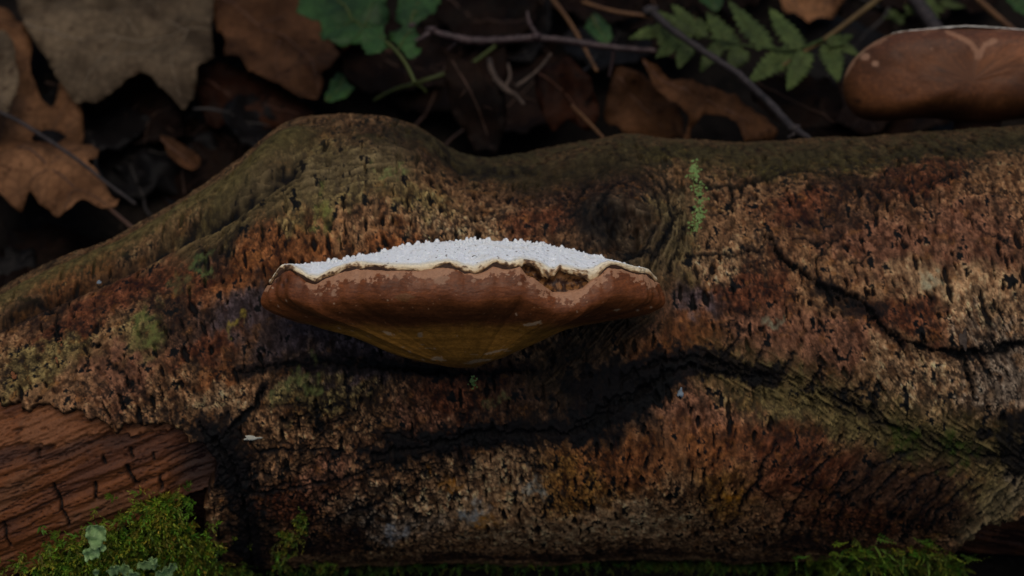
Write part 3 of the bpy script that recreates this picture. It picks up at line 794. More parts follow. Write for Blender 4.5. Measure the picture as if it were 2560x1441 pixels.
def build_fungus():
    root = thing('bracket_fungus', fw(np.array(0.), np.array(-0.02), np.array(-0.01)),
                 'shell shaped brown bracket fungus with white pore face, jutting from middle of log', 'fungus')
    nphi = 860
    ph = np.concatenate([np.linspace(-0.12 * math.pi, 1.12 * math.pi, nphi - 60, endpoint=False), np.linspace(1.12 * math.pi, 1.88 * math.pi, 60, endpoint=False)])
    cph, sph = np.cos(ph), np.sin(ph)
    front = sph >= 0
    rx = FA * cph
    wob = 0.0012 * perlin(ph * 4.0, ph * 0 + .3, 5) + 0.0006 * perlin(ph * 14.0, ph * 0 + 1.3, 6)
    rz = np.where(front, ZE + ZB * np.abs(sph) ** 0.85, ZE - ZBK * np.abs(sph))
    # outward direction in plan
    ox, oz = cph * .75, np.where(front, sph, sph)
    ln = np.sqrt(ox ** 2 + oz ** 2); ox /= ln; oz /= ln
    yM = f_marg(rx); yS = f_skin(rx); yC = f_crest(rx)
    bk = sstep(0.0, -0.35, sph)                  # back side: no fancy margin
    yM = yM * (1 - bk) + (yC - .004) * bk; yS = yS * (1 - bk) + (yC - .006) * bk
    gap = np.clip(yM - yS, .0006, .02)
    pit = sstep(.0015, .004, gap) * (1 - bk)
    Ax, Ay, Az = 0.003, -0.0350, -0.006
    rows = []; cols = []; rough_t = []
    def row(o, y, kind, xx=None, zz=None):
        X = rx + ox * (o + wob) if xx is None else xx
        Z = rz + oz * (o + wob) if zz is None else zz
        rows.append((X, np.zeros_like(rx) + y, Z)); cols.append(kind)
    # --- 1. pore disc (own mesh), radial
    nr = 110
    rr = 1 - np.linspace(0, 1, nr) ** 1.15
    disc_v = []; 
    cx, cz = 0.0, ZE - .006
    for r in rr:
        e = -0.0012
        X = cx + (rx + ox * (e + wob) - cx) * r; Z = cz + (rz + oz * (e + wob) - cz) * r
        zf = ZE + ZB * np.sqrt(np.clip(1 - (X / FA) ** 2, 0, 1)) ** 0.85
        zc = -0.004
        zeta = np.clip((zf - Z) / np.maximum(zf - zc, 1e-4), 0, 3)
        q = np.where(zeta < 1, 1 - (1 - np.clip(zeta, 0, 1)) ** 1.7, 1 - .35 * (zeta - 1) ** 2)
        m = f_marg(X) + .0021; c = np.maximum(f_crest(X), m + .0002)
        Y = m + (c - m) * q
        # gentle pore relief
        rel = 0.00045 * fbm(X * 420, Z * 420, 4, 201, .65) + 0.0007 * np.clip(fbm(X * 620, Z * 330, 2, 202), 0, 1)
        Y = Y + rel * sstep(1.0, .93, np.full_like(X, r))
        disc_v.append(np.stack([X, Y, Z], -1))
    D = np.array(disc_v)                        # nr, nphi, 3
    edgeY = D[0, :, 1]
    v = D.reshape(-1, 3)
    f = grid_faces(nr, nphi, True)
    n = fbm(v[:, 0] * 260, v[:, 2] * 260, 3, 205)
    C = np.zeros((len(v), 3), np.float32) + np.asarray((.87, .885, .88), np.float32)
    C *= (1 + .08 * n)[:, None]
    rad = np.repeat(rr, nphi)
    cr = sstep(.90, .995, rad + .03 * n)
    C = mixc(C, cr * .75, (.76, .66, .47))
    C = mixc(C, sstep(.12, .35, fbm(v[:, 0] * 70, v[:, 2] * 70, 4, 206)) * .35, (.70, .66, .56))
    fl = slits(v[:, 0], v[:, 2], .0038, .0038, .5, 207, (.04, .13), (.10, .30))
    C = mixc(C, fl * .8, (.10, .06, .035))
    mw = mat_attr('pore_white', .8, .12, 1300, .12, .9, .0006, sss=0.12)
    mesh_obj('pore_face', fw(v[:, 0], v[:, 1], v[:, 2]), f, mw, root, C)
    # --- 2. nubs of the toothed pores: one mesh, past counting
    NV = []; NF = []
    cnt = 0
    r2 = np.random.default_rng(3)
    while cnt < 430:
        X = r2.uniform(-FA * .95, FA * .95); Z = r2.uniform(-.008, ZE + ZB)
        zf = ZE + ZB * max(0, 1 - (X / FA) ** 2) ** .425
        if Z > zf - .004: continue
        zeta = (zf - Z) / max(zf + .004, 1e-4)
        if r2.random() > .06 + .94 * max(0, min(1, (zeta - .35) / .5)): continue
        if fbm(np.array([X * 90]), np.array([Z * 90]), 2, 210)[0] < -.25 and r2.random() < .7: continue
        q = 1 - (1 - zeta) ** 1.7 if zeta < 1 else 1 - .35 * (zeta - 1) ** 2
        m = float(f_marg(np.array(X))) + .0021; c = float(f_crest(np.array(X)))
        Y = m + (c - m) * q
        hh = (.0003 + .0011 * r2.random() ** 3) * (.8 + .5 * (zeta > .75)); w = hh * r2.uniform(.45, .85) + .0002
        b = len(NV)
        k = 5; a0 = r2.uniform(0, 6)
        lx, lz = r2.normal(0, .25, 2) * hh
        for lev, (wf, hf_) in enumerate(((1.2, -.4), (.75, .5), (.32, 1.0))):
            for i in range(k):
                a = a0 + i * 2 * math.pi / k
                jj = r2.uniform(.8, 1.2)
                NV.append((X + math.cos(a) * w * wf * jj + lx * hf_, Y + hh * hf_, Z + math.sin(a) * w * wf * jj + lz * hf_))
        for lev in range(2):
            for i in range(k):
                p0 = b + lev * k + i; p1 = b + lev * k + (i + 1) % k
                NF.append((p0, p1, p1 + k, p0 + k))
        NF.append(tuple(b + 2 * k + i for i in range(k)))
        cnt += 1
    NV = np.array(NV)
    nc = np.zeros((len(NV), 3), np.float32) + np.asarray((.82, .83, .81), np.float32)
    nb = mesh_obj('pore_nubs', fw(NV[:, 0], NV[:, 1], NV[:, 2]), NF, mw, root, nc)
    nb['kind'] = 'stuff'
    # --- 3. cream margin roll: from disc edge down to the seam
    cream = [(-.0012, 0.0), (-.0007, -.0003), (-.0004, -.0010), (-.0003, -.0018), (-.0005, -.0027), (-.0011, -.0034)]
    MV = []; MC = []
    ny = len(cream)
    sub = 5
    ts = np.linspace(0, ny - 1, (ny - 1) * sub + 1)
    bite = sstep(.05, .5, fbm(rx * 130, rz * 40, 3, 220) + pit * .40 - .02)
    for t in ts:
        o = np.interp(t, range(ny), [c[0] for c in cream]); dy = np.interp(t, range(ny), [c[1] for c in cream])
        thick = (.95 + .9 * perlin(rx * 110, rz * 0 + 2, 8)) * (1 - .35 * bite)
        y = edgeY * (1 - t / (ny - 1)) ** 0.0 + dy * thick * np.clip(.6 + gap / .004, .75, 1.2)
        X = rx + ox * (o + wob); Z = rz + oz * (o + wob)
        u = t / (ny - 1)
        nn = fbm(rx * 520 + rz * 200, np.full_like(rx, u * 2.6), 4, 221, .65)
        dd = (.0007 * nn * math.sin(math.pi * min(1, u * 1.2)) - .0005 * bite * u); X = X + ox * dd; Z = Z + oz * dd
        MV.append(np.stack([X, y, Z], -1))
        c = np.zeros((nphi, 3), np.float32) + np.asarray((.76, .66, .47), np.float32)
        c = mixc(c, np.full(nphi, float(sstep(.1, .8, u))), (.62, .45, .24))
        nm = fbm(rx * 150 + rz * 60, np.full_like(rx, u * .8), 3, 223)
        stain = sstep(.10, .50, u * 1.0 - .38 + .9 * nn + .9 * nm + .8 * bite * (u > .05))
        c = mixc(c, stain * .8, (.30, .14, .042))
        c = mixc(c, sstep(.30, .75, u * .75 - .22 + 1.2 * nn + .9 * nm + .55 * bite) * .92, (.060, .027, .013))
        MC.append(c)
    MV = np.array(MV); MC = np.array(MC)
    mr_ = mat_attr('fungus_margin', .6, .3, 1500, .15, .3, .0003, sss=0.1)
    mesh_obj('margin', fw(MV[..., 0], MV[..., 1], MV[..., 2]).reshape(-1, 3), grid_faces(len(ts), nphi, True), mr_, root, MC.reshape(-1, 3))
    yend = MV[-1, :, 1]
    # --- 4. brown skin: seam, (pit), lip, bulge, underside to the umbo
    KV = []; KC = []
    ytop = np.maximum(yend + .0004, yS + .0004)
    def skin_row(o, y, X=None, Z=None):
        X_ = rx + ox * (o + wob) if X is None else X
        Z_ = rz + oz * (o + wob) if Z is None else Z
        KV.append(np.stack([X_, np.zeros_like(rx) + y, Z_], -1))
    down = []          # distance below lip, for colouring
    seg = []
    lipn = .0005 * fbm(rx * 350, rz * 350, 3, 230)
    yL = yS + lipn
    gapn = sstep(.0004, .0016, gap) * sstep(-.3, .25, fbm(rx * 60, rz * 30 + 3, 2, 233))
    for t in np.linspace(0, 1, 16):               # recess floor between margin and lip
        rec = -.0006 - .0007 * gapn - .0026 * pit * math.sin(math.pi * min(1, t * 1.1))
        y = ytop + (yL - .0004 - ytop) * t
        ru = .0012 * pit * fbm(rx * 420, np.full_like(rx, t * 2), 3, 231)
        skin_row(rec + ru, y); down.append(np.full(nphi, -1 + t)); seg.append(0)
    for t in np.linspace(0, 1, 5):                # lip edge
        skin_row(-.0006 - .0007 * gapn + (.0013 + .0007 * gapn) * t, yL - .0004 + .0006 * math.sin(math.pi * t)); down.append(np.zeros(nphi) + t * .0003); seg.append(1)
    yB = yS * .55 - .0105                          # under-rim level
    for t in np.linspace(0.02, 1, 70):            # rounded rim
        a = t * math.pi * .5
        o = .0007 + .0034 * math.sin(t * math.pi * .62) - .0012 * t
        y = yL - .0004 + (yB - yL) * (t ** 1.0)
        skin_row(o, y); down.append((yL - y)); seg.append(2)
    o_end = .0004 + .0034 * math.sin(math.pi * .62) - .0012
    x0 = rx + ox * (o_end + wob); z0 = rz + oz * (o_end + wob)
    Azf = -.010 + .028 * sstep(-.3, .3, sph)
    s50 = .60 + .13 * np.clip(cph, -1, 1) * np.where(cph > 0, 1.1, .8)
    kf = 9.0
    def lg(u): return 1 / (1 + np.exp(-kf * u))
    p0 = lg(-s50); p1 = lg(1 - s50)
    nS = 95
    for t in np.linspace(0, 1, nS)[1:]:
        tt = t
        pr = (lg(tt - s50) - p0) / (p1 - p0)
        pr = .82 * pr + .18 * tt
        fr = .75 * np.clip(sph, 0, 1) ** .7
        pr = pr * (1 - fr) + (.35 * tt + .65 * sstep(0, 1, tt)) * fr
        rnd = math.sqrt(max(0, 1 - ((tt - .0) ** 2)))       # plan closes with a rounded umbo
        X = x0 + (Ax - x0) * tt * .985; Z = z0 + (Azf - z0) * tt * .985
        drop0 = -.0030 * (1 - (1 - min(1, tt / .12)) ** 2)
        y = yB + drop0 + (Ay - yB - drop0) * pr
        skin_row(0, y, X, Z); down.append(yL - y); seg.append(3)
    # the umbo runs back into the log
    L0 = KV[-1].copy()
    for t in np.linspace(0, 1, 16)[1:]:
        q = L0.copy()
        q[:, 0] = L0[:, 0]; q[:, 2] = L0[:, 2] + (-.014 - L0[:, 2]) * t
        q[:, 1] = L0[:, 1] - .0006 * math.sin(math.pi * .5 * t)
        KV.append(q); down.append(yL - q[:, 1]); seg.append(3)
    KV = np.array(KV); nrow = len(KV)
    i0 = 24
    for _ in range(260):                         # relax the rim so that it rounds into the underside
        KV[i0:-1] = .5 * KV[i0:-1] + .25 * (KV[i0 - 1:-2] + KV[i0 + 1:])
    X, Y, Z = KV[..., 0], KV[..., 1], KV[..., 2]
    # soft irregularities
    low = fbm(X * 38 + Z * 10, Y * 38 + Z * 20, 3, 240)
    segA = np.array(seg)[:, None]
    body = (segA >= 2) * sstep(0, .004, np.array(down))
    Yd = Y + .0012 * low * body
    Zd = Z + .0012 * fbm(X * 50, Y * 50, 3, 241) * body + .00015 * fbm(X * 500, Y * 900, 3, 242) * body
    down = np.array(down)
    # colours
    nA = fbm(X * 60, Y * 110, 4, 250); nB = fbm(X * 240, Y * 700 + Z * 300, 4, 251, .6); nC = fbm(X * 900, Y * 2600, 3, 252)
    C = np.zeros(X.shape + (3,), np.float32) + np.asarray((.150, .047, .015), np.float32)
    C = mixc(C, sstep(.009, .018, down + .004 * nA) * .8, (.066, .023, .009))
    um = sstep(-.0155, -.021, Y + .0025 * nA)
    C = mixc(C, um, (.235, .108, .020))
    C = mixc(C, sstep(-.030, -.035, Y) * .4, (.12, .045, .015))
    C = C * np.exp(.45 * nA + .55 * nB + .45 * nC + .5 * fbm(X * 22, Y * 520 + Z * 120, 4, 253, .6))[..., None]
    C = mixc(C, sstep(.15, .4, nB) * um * .4, (.26, .13, .035))
    # pale peeling skin below the lip, ragged
    rag = .0031 + .0062 * fbm(X * 75, Z * 75, 2, 260)[...] + .0058 * fbm(X * 380, Y * 380, 4, 261, .65)
    rag = rag * sstep(0.0, .25, fbm(X * 30 + 4.2, Z * 20, 2, 262) + .30)
    pale = sstep(.00012, -.00012, down - rag) * (segA >= 1)
    mott = sstep(-.05, .15, fbm(X * 800, Y * 800, 3, 263))
    pc = np.asarray((.39, .205, .125), np.float32) * (1 + .12 * nB[..., None])
    C = np.where(pale[..., None] > 0, C * (1 - pale[..., None]) + pc * pale[..., None], C)
    h2 = sstep(.18, .3, fbm(X * 130 + 9, Y * 170 + 2, 3, 264)) * sstep(.0075, .0045, down) * (segA >= 2)
    C = mixc(C, h2 * .45 * (.4 + .6 * mott), (.26, .13, .08))
    edge = np.exp(-((down - rag) / .00022) ** 2) * (segA >= 2) * sstep(.0012, .002, rag)
    C = mixc(C, edge * .5, (.06, .022, .012))
    # scratches and chips
    sc = slits(Y * .9 - .05 * X, X, .0020, .0085, .22, 270, (.06, .12), (.10, .30)) * (segA == 3) * sstep(-.02, -.028, Y)
    C = mixc(C, sc * .8, (.36, .24, .15))
    chip = slits(X + .3 * Y, Y, .0052, .0032, .10, 271, (.04, .12), (.08, .22)) * (segA >= 2)
    C = mixc(C, chip * .9, (.42, .28, .20))
    chip2 = slits(X + .1 * Y, Y, .003, .002, .16, 275, (.03, .10), (.06, .16)) * (segA >= 2)
    C = mixc(C, chip2 * .8, (.34, .19, .11))
    for (px, py, rxp, ryp, ang) in [(1098, 906, 17, 5, 0), (1200, 912, 34, 5, .18), (1243, 882, 28, 3, .25), (975, 833, 12, 4, -.3), (1058, 838, 8, 7, 0), (1340, 813, 26, 4, .2), (1022, 742, 22, 11, .1), (1305, 711, 4, 4, 0), (1192, 703, 5, 4, 0), (845, 732, 6, 8, 0), (812, 737, 5, 5, 0), (1115, 700, 20, 9, .3), (1550, 778, 8, 2.5, 0), (1010, 694, 5, 12, 0)]:
        xx = (px - 1160) * KF; yy = (700 - py) * KF
        ca, sa = math.cos(ang), math.sin(ang)
        jx = X - xx + .0006 * nB; jy = Y - yy + .0005 * nA
        u = (jx * ca + jy * sa) / (rxp * KF); w = (-jx * sa + jy * ca) / (ryp * KF)
        m = sstep(1.1, .9, np.sqrt(u * u + w * w) + .9 * nB + .5 * fbm(X * 900, Y * 900, 3, 272)) * (segA >= 2) * (Z > -.01)
        colr = (.15, .066, .025) if px == 1022 else ((.30, .165, .105) if py < 760 else (.34, .235, .155))
        C = mixc(C, m * .85, colr)
    # seam and pit floor
    t0 = (segA == 0)
    pf = np.asarray((.050, .022, .011), np.float32) * np.ones_like(C)
    pitn = fbm(X * 500, Y * 500, 3, 280)
    pf = mixc(pf, pit[None, :] * sstep(-.15, .2, pitn), (.22, .10, .036))
    pf = mixc(pf, pit[None, :] * sstep(-.0, .3, -pitn + .3 * nA), (.040, .016, .008))
    C = np.where(t0[..., None], pf, C)
    # dark pits on the left shoulder
    for (px, py) in [(700, 700), (712, 715), (722, 702), (690, 705)]:
        u = (X - (px - 1160) * KF) / (5 * KF); w = (Y - (700 - py) * KF) / (9 * KF)
        m = np.exp(-(u * u + w * w)) * (segA >= 1)
        C = mixc(C, m * .8, (.03, .014, .008)); Zd = Zd - .0008 * m
    C = C * np.array([.80, .74, .62])
    V = fw(X, Yd, Zd).reshape(-1, 3)
    # close at the umbo
    ms = mat_attr('fungus_skin', .48, .2, 1300, .22, .25, .00025)
    mesh_obj('cap_skin', V, grid_faces(nrow, nphi, True), ms, root, np.clip(C, .004, .7).reshape(-1, 3))
    return root
FUNGUS = build_fungus()

def crumb(px, py, r, label, nm='soil_crumb', colr=(.03, .018, .012)):
    x = (px - 1160) * KF
    m = float(f_marg(np.array(x))); c = float(f_crest(np.array(x)))
    yv = (700 - py) * KF
    q = min(.98, max(.02, (yv - m) / max(c - m, 1e-5)))
    zeta = 1 - (1 - q) ** (1 / 1.7)
    zf = ZE + ZB * max(0, 1 - (x / FA) ** 2) ** .425
    z = zf - zeta * (zf + .004)
    cpos = fw(np.array(x), np.array(yv + r * .35), np.array(z))
    bm = bmesh.new(); bmesh.ops.create_icosphere(bm, subdivisions=3, radius=r)
    for v in bm.verts:
        k = 1 + .45 * float(fbm(np.array([v.co.x / r * 1.3 + px]), np.array([v.co.y / r * 1.3 + v.co.z / r * 2.1]), 3, 301)[0])
        v.co = v.co * k; v.co.x *= 1.25; v.co.z *= .85
    me = bpy.data.meshes.new(nm); bm.to_mesh(me); bm.free()
    mt = bpy.data.materials.get('crumb') or mat_proc('crumb', (.02, .012, .009), (.07, .035, .02), 900, .8, .2, None, 2000)
    me.materials.append(mt)
    o = bpy.data.objects.new(nm, me); COL.objects.link(o); o.location = cpos
    for p in me.polygons: p.use_smooth = True
    return setp(o, label, 'crumb')
crumb(1193, 651, .0013, 'largest round dark soil crumb on the white pore face')
crumb(1094, 637, .0006, 'flat oval dark soil speck alone on the white pore face')
for (x, y, r) in [(1058, 612, .0003), (1106, 616, .0003), (1183, 616, .00032), (1357, 631, .00035), (1309, 651, .0003), (1343, 645, .0003), (785, 667, .0004), (766, 669, .0003), (860, 646, .0003), (1405, 640, .0003), (1432, 673, .0005), (1217, 649, .0003), (965, 648, .0003), (973, 645, .0003), (1460, 640, .0003), (1260, 620, .0003), (1000, 652, .00028), (1125, 660, .0003)]:
    setp(crumb(x, y, r, 'tiny dark grain scattered on the white pore face'), group='tiny grains on the pore face')

# ================================================================== SECOND FUNGUS
def build_fungus_b():
    dep = 0.93
    k = dep / FPX
    o0 = at_depth(2400, 195, dep)
    root = thing('bracket_fungus', at_depth(2400, 300, dep + .01), 'kidney shaped tan bracket fungus behind the top of the log beside the fern', 'fungus')
    out = [(2106, 215), (2112, 180), (2132, 148), (2165, 118), (2200, 96), (2245, 82), (2320, 78), (2420, 76), (2520, 78), (2600, 86), (2680, 110), (2730, 150), (2745, 200), (2725, 250), (2670, 280), (2590, 294), (2500, 303), (2440, 306), (2380, 300), (2310, 293), (2250, 299), (2190, 304), (2140, 292), (2115, 258)]
    P = np.array([((x - 2400) * k, (195 - y) * k) for x, y in out])
    n = 260
    Pc = np.concatenate([P, P[:1]]); L = np.concatenate([[0], np.cumsum(np.linalg.norm(np.diff(Pc, axis=0), axis=1))])
    t = np.linspace(0, L[-1], n, endpoint=False)
    ox = np.interp(t, L, Pc[:, 0]); oy = np.interp(t, L, Pc[:, 1])
    ker = np.exp(-.5 * (np.arange(-8, 9) / 3.) ** 2); ker /= ker.sum()
    def sm(a):
        return np.convolve(np.concatenate([a[-8:], a, a[:8]]), ker, 'valid')
    ox, oy = sm(ox), sm(oy)
    m = 120
    a = np.linspace(0, math.pi, m)
    r = np.sin(a); z = np.cos(a)
    ex = sm(sm(sm(.72 - .42 * sstep(.000, .016, oy))))
    r = np.abs(r)[:, None] ** ex[None]
    X = r * ox[None]; Y = r * oy[None] + (1 - r) * (-.004)
    Z = np.sign(z) * np.abs(z) ** .9
    Z = np.repeat((Z * .026)[:, None], n, 1) + .0012 * fbm(X * 60, Y * 60, 3, 401)
    # slight saddle on the lower edge
    nA = fbm(X * 55, Y * 90, 4, 402); nB = fbm(X * 260, Y * 420, 4, 403, .6)
    C = np.zeros(X.shape + (3,), np.float32) + np.asarray((.115, .044, .016), np.float32)
    C = mixc(C, sstep(.004, .018, Y + .004 * nA) * .8, (.13, .050, .025))
    C = mixc(C, sstep(-.005, -.016, Y) * .5, (.075, .030, .012))
    C = C * (1 + .35 * nA + .3 * nB)[..., None]
    C = C * np.exp(.9 * fbm(X * 30, Y * 45, 3, 406) + .5 * fbm(X * 600, Y * 600, 2, 407))[..., None]
    ytop = oy.max()
    eg = ytop - Y
    gx, gy = np.interp(X, np.sort(ox[oy > 0]), oy[oy > 0][np.argsort(ox[oy > 0])]), 0
    eg = np.minimum(eg, np.clip(gx - Y, 0, 1))
    C = mixc(C, sstep(.0012, .0004, eg + .0008 * nB) * (Z > 0) * .8, (.42, .30, .20))
    rag = .0014 + .007 * fbm(X * 120, Y * 120, 4, 404, .6)
    pk = sstep(.0003, -.0003, eg - rag) * (Z > 0)
    C = mixc(C, pk * .8, (.26, .14, .09))
    d, _, _ = seg_dist(X, Y, [((x - 2400) * k, (195 - y) * k) for x, y in [(2345, 96), (2375, 112), (2400, 130), (2414, 160), (2432, 128), (2455, 118)]])
    C = mixc(C, sstep(.0016, .0009, d + .0010 * nB) * (Z > 0), (.26, .135, .085))
    for (px, py, rr_) in [(2322, 190, 6), (2300, 140, 3), (2480, 168, 3), (2150, 150, 10), (2170, 170, 8), (2540, 165, 12), (2135, 260, 6)]:
        dd = np.hypot(X - (px - 2400) * k, Y - (195 - py) * k)
        C = mixc(C, sstep(rr_ * k * 1.2, rr_ * k * .7, dd + .0005 * nB) * (Z > 0) * .85, (.03, .014, .008) if px in (2322, 2135) else (.34, .20, .14))
    C = C * np.array([.85, .76, .62])
    V = o0 + X[..., None] * XA + Y[..., None] * UP + Z[..., None] * NRM
    mt = mat_attr('fungus_skin_tan', .55, .22, 1000, .2, .3, .0004)
    mesh_obj('cap_skin', V.reshape(-1, 3), grid_faces(m, n, True), mt, root, np.clip(C, .004, .7).reshape(-1, 3))
    # white pore face on top: a low cushion whose front edge shows as a pale line
    nx, nz = 90, 14
    xs = np.linspace((2225 - 2400) * k, (2640 - 2400) * k, nx); zs = np.linspace(-1, 1, nz)
    XX, ZZ = np.meshgrid(xs, zs)
    e = np.sqrt(np.clip(1 - ((XX - xs.mean()) / (xs[-1] - xs[0]) * 2) ** 2, 0, 1))
    top = np.interp(XX, [xs[0], 0, xs[-1]], [(195 - 84) * k, (195 - 74) * k, (195 - 88) * k])
    YY = top + .0012 * e * np.sqrt(np.clip(1 - ZZ ** 2, 0, 1)) + .0004 * fbm(XX * 300, ZZ * 8, 2, 409) - .0006
    Zp = ZZ * .013 * e + .003
    V = o0 + XX[..., None] * XA + YY[..., None] * UP + Zp[..., None] * NRM
    c = np.zeros(XX.shape + (3,), np.float32) + np.asarray((.66, .58, .48), np.float32)
    mesh_obj('pore_face', V.reshape(-1, 3), grid_faces(nz, nx), bpy.data.materials['pore_white'], root, c.reshape(-1, 3))
    # neck joining it to the back of the log
    b0 = at_depth(2450, 220, dep + .022); b1 = log_point(sx(2480) * 1.0, math.radians(112), -.006)
    tube('neck', [b0, (np.array(b0) + b1) / 2 - UP * .002, b1], [.013, .011, .013], bpy.data.materials['fungus_skin_dark'], root, 14)

# ------------------------------------------------------------------ tubes
def spline(pts, n):
    pts = np.asarray(pts, float)
    if len(pts) < 3:
        t = np.linspace(0, 1, n)[:, None]
        return pts[0] * (1 - t) + pts[-1] * t
    out = []
    P = np.vstack([2 * pts[0] - pts[1], pts, 2 * pts[-1] - pts[-2]])
    m = len(pts) - 1
    for u in np.linspace(0, m, n):
        i = min(int(u), m - 1); t = u - i
        p0, p1, p2, p3 = P[i:i + 4]
        out.append(.5 * ((2 * p1) + (p2 - p0) * t + (2 * p0 - 5 * p1 + 4 * p2 - p3) * t ** 2 + (3 * p1 - p0 - 3 * p2 + p3) * t ** 3))
    return np.array(out)

def tube(name, pts, rad, mat, parent=None, seg=8, n=None, bumpy=0.0, seed=0):
    n = n or max(6, len(pts) * 8)
    C = spline(pts, n)
    R = np.interp(np.linspace(0, 1, n), np.linspace(0, 1, len(rad)), rad)
    T = np.gradient(C, axis=0); T /= np.linalg.norm(T, axis=1)[:, None]
    a = np.cross(T, [0.13, 0.2, 1.0]); a /= np.linalg.norm(a, axis=1)[:, None]
    b = np.cross(T, a)
    ang = np.linspace(0, 2 * math.pi, seg, endpoint=False)
    if bumpy:
        nz = fbm(np.linspace(0, n * .35, n)[:, None] + np.zeros(seg)[None], np.cos(ang)[None] * .8 + np.zeros(n)[:, None] + seed, 3, 500 + seed)
        RR = R[:, None] * (1 + bumpy * nz * 2)
    else:
        RR = R[:, None] + np.zeros(seg)[None]
    V = C[:, None, :] + RR[..., None] * (np.cos(ang)[None, :, None] * a[:, None, :] + np.sin(ang)[None, :, None] * b[:, None, :])
    V = np.vstack([V.reshape(-1, 3), C[:1], C[-1:]])
    f = [tuple(int(x) for x in q) for q in grid_faces(n, seg, True)]
    k = n * seg
    f += [(int((i + 1) % seg), i, k) for i in range(seg)]
    f += [((n - 1) * seg + i, (n - 1) * seg + (i + 1) % seg, k + 1) for i in range(seg)]
    return mesh_obj(name, V, f, mat, parent)

mat_proc('fungus_skin_dark', (.05, .022, .012), (.09, .04, .02), 120)
build_fungus_b()

# ================================================================== LEAVES
M_LEAF = {
 'grey': mat_proc('leaf_grey', (0.0391, 0.0259, 0.0150), (0.1208, 0.0845, 0.0496), 28, .75, 0.05, (0.0305, 0.0168, 0.0088), 160, .35, .0006, .12),
 'tan': mat_proc('leaf_tan', (0.0620, 0.0269, 0.0111), (0.1995, 0.0933, 0.0413), 30, .6, 0.05, (0.0455, 0.0168, 0.0062), 150, .3, .0006, .12),
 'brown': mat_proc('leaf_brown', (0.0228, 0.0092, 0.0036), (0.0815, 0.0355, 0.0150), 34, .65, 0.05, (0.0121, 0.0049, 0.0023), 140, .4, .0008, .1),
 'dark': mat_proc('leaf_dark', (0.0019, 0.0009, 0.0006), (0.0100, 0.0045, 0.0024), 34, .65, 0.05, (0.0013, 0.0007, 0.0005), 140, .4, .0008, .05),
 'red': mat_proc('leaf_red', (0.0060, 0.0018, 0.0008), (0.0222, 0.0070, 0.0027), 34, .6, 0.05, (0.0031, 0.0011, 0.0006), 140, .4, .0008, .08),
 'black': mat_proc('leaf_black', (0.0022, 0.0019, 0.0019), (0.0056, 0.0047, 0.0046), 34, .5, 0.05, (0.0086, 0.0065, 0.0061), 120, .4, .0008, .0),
}
M_VEIN = {
 'grey': mat_proc('vein_grey', (.12, .088, .056), (.15, .11, .07), 80, .7, .15),
 'tan': mat_proc('vein_tan', (.045, .022, .014), (.08, .04, .022), 80, .6, .2),
 'brown': mat_proc('vein_brown', (.045, .020, .011), (.09, .04, .02), 80, .6, .2),
 'dark': mat_proc('vein_dark', (.03, .016, .01), (.06, .03, .018), 80, .6, .2),
 'red': mat_proc('vein_red', (.05, .02, .01), (.08, .03, .015), 80, .6, .2),
 'black': mat_proc('vein_black', (.015, .012, .011), (.03, .025, .02), 80, .6, .2),
}
M_GREEN = mat_proc('leaf_green', (.012, .036, .008), (.030, .072, .016), 40, .55, .2, (.010, .028, .007), 220, .3, .0005, .22)
M_FERN = mat_proc('fern_green', (.038, .058, .014), (.075, .102, .027), 60, .6, .15, (.03, .045, .012), 260, .25, .0004, .25)
M_STEMG = mat_proc('stem_green', (.035, .048, .008), (.06, .066, .012), 80, .5, .25)
M_STEMO = mat_proc('stem_orange', (.08, .045, .013), (.12, .075, .022), 80, .5, .25)
M_TWIG = mat_proc('twig_bark', (.010, .007, .006), (.032, .023, .021), 200, .6, .25, (.06, .05, .045), 700, .5, .0004)
M_TWIGR = mat_proc('twig_bark_red', (.020, .010, .009), (.050, .028, .025), 200, .55, .3, (.08, .06, .055), 700, .5, .0004)
M_STRAW = mat_proc('straw', (.07, .030, .010), (.12, .055, .018), 120, .55, .25)
M_PALE = mat_proc('twig_pale', (.030, .020, .014), (.070, .046, .032), 200, .7, .2, (.02, .012, .01), 700, .5, .0004)

def ragged(poly, amp, seed, step):
    """resample an outline and roughen it"""
    P = np.asarray(poly, float); Pc = np.vstack([P, P[:1]])
    L = np.concatenate([[0], np.cumsum(np.linalg.norm(np.diff(Pc, axis=0), axis=1))])
    n = max(24, int(L[-1] / step))
    t = np.linspace(0, L[-1], n, endpoint=False)
    x = np.interp(t, L, Pc[:, 0]); y = np.interp(t, L, Pc[:, 1])
    dx = np.roll(x, -1) - np.roll(x, 1); dy = np.roll(y, -1) - np.roll(y, 1)
    l = np.hypot(dx, dy) + 1e-9
    nz = fbm(t / step * .28, t * 0 + seed, 3, 600 + seed)
    return np.stack([x + dy / l * nz * amp, y - dx / l * nz * amp], -1)

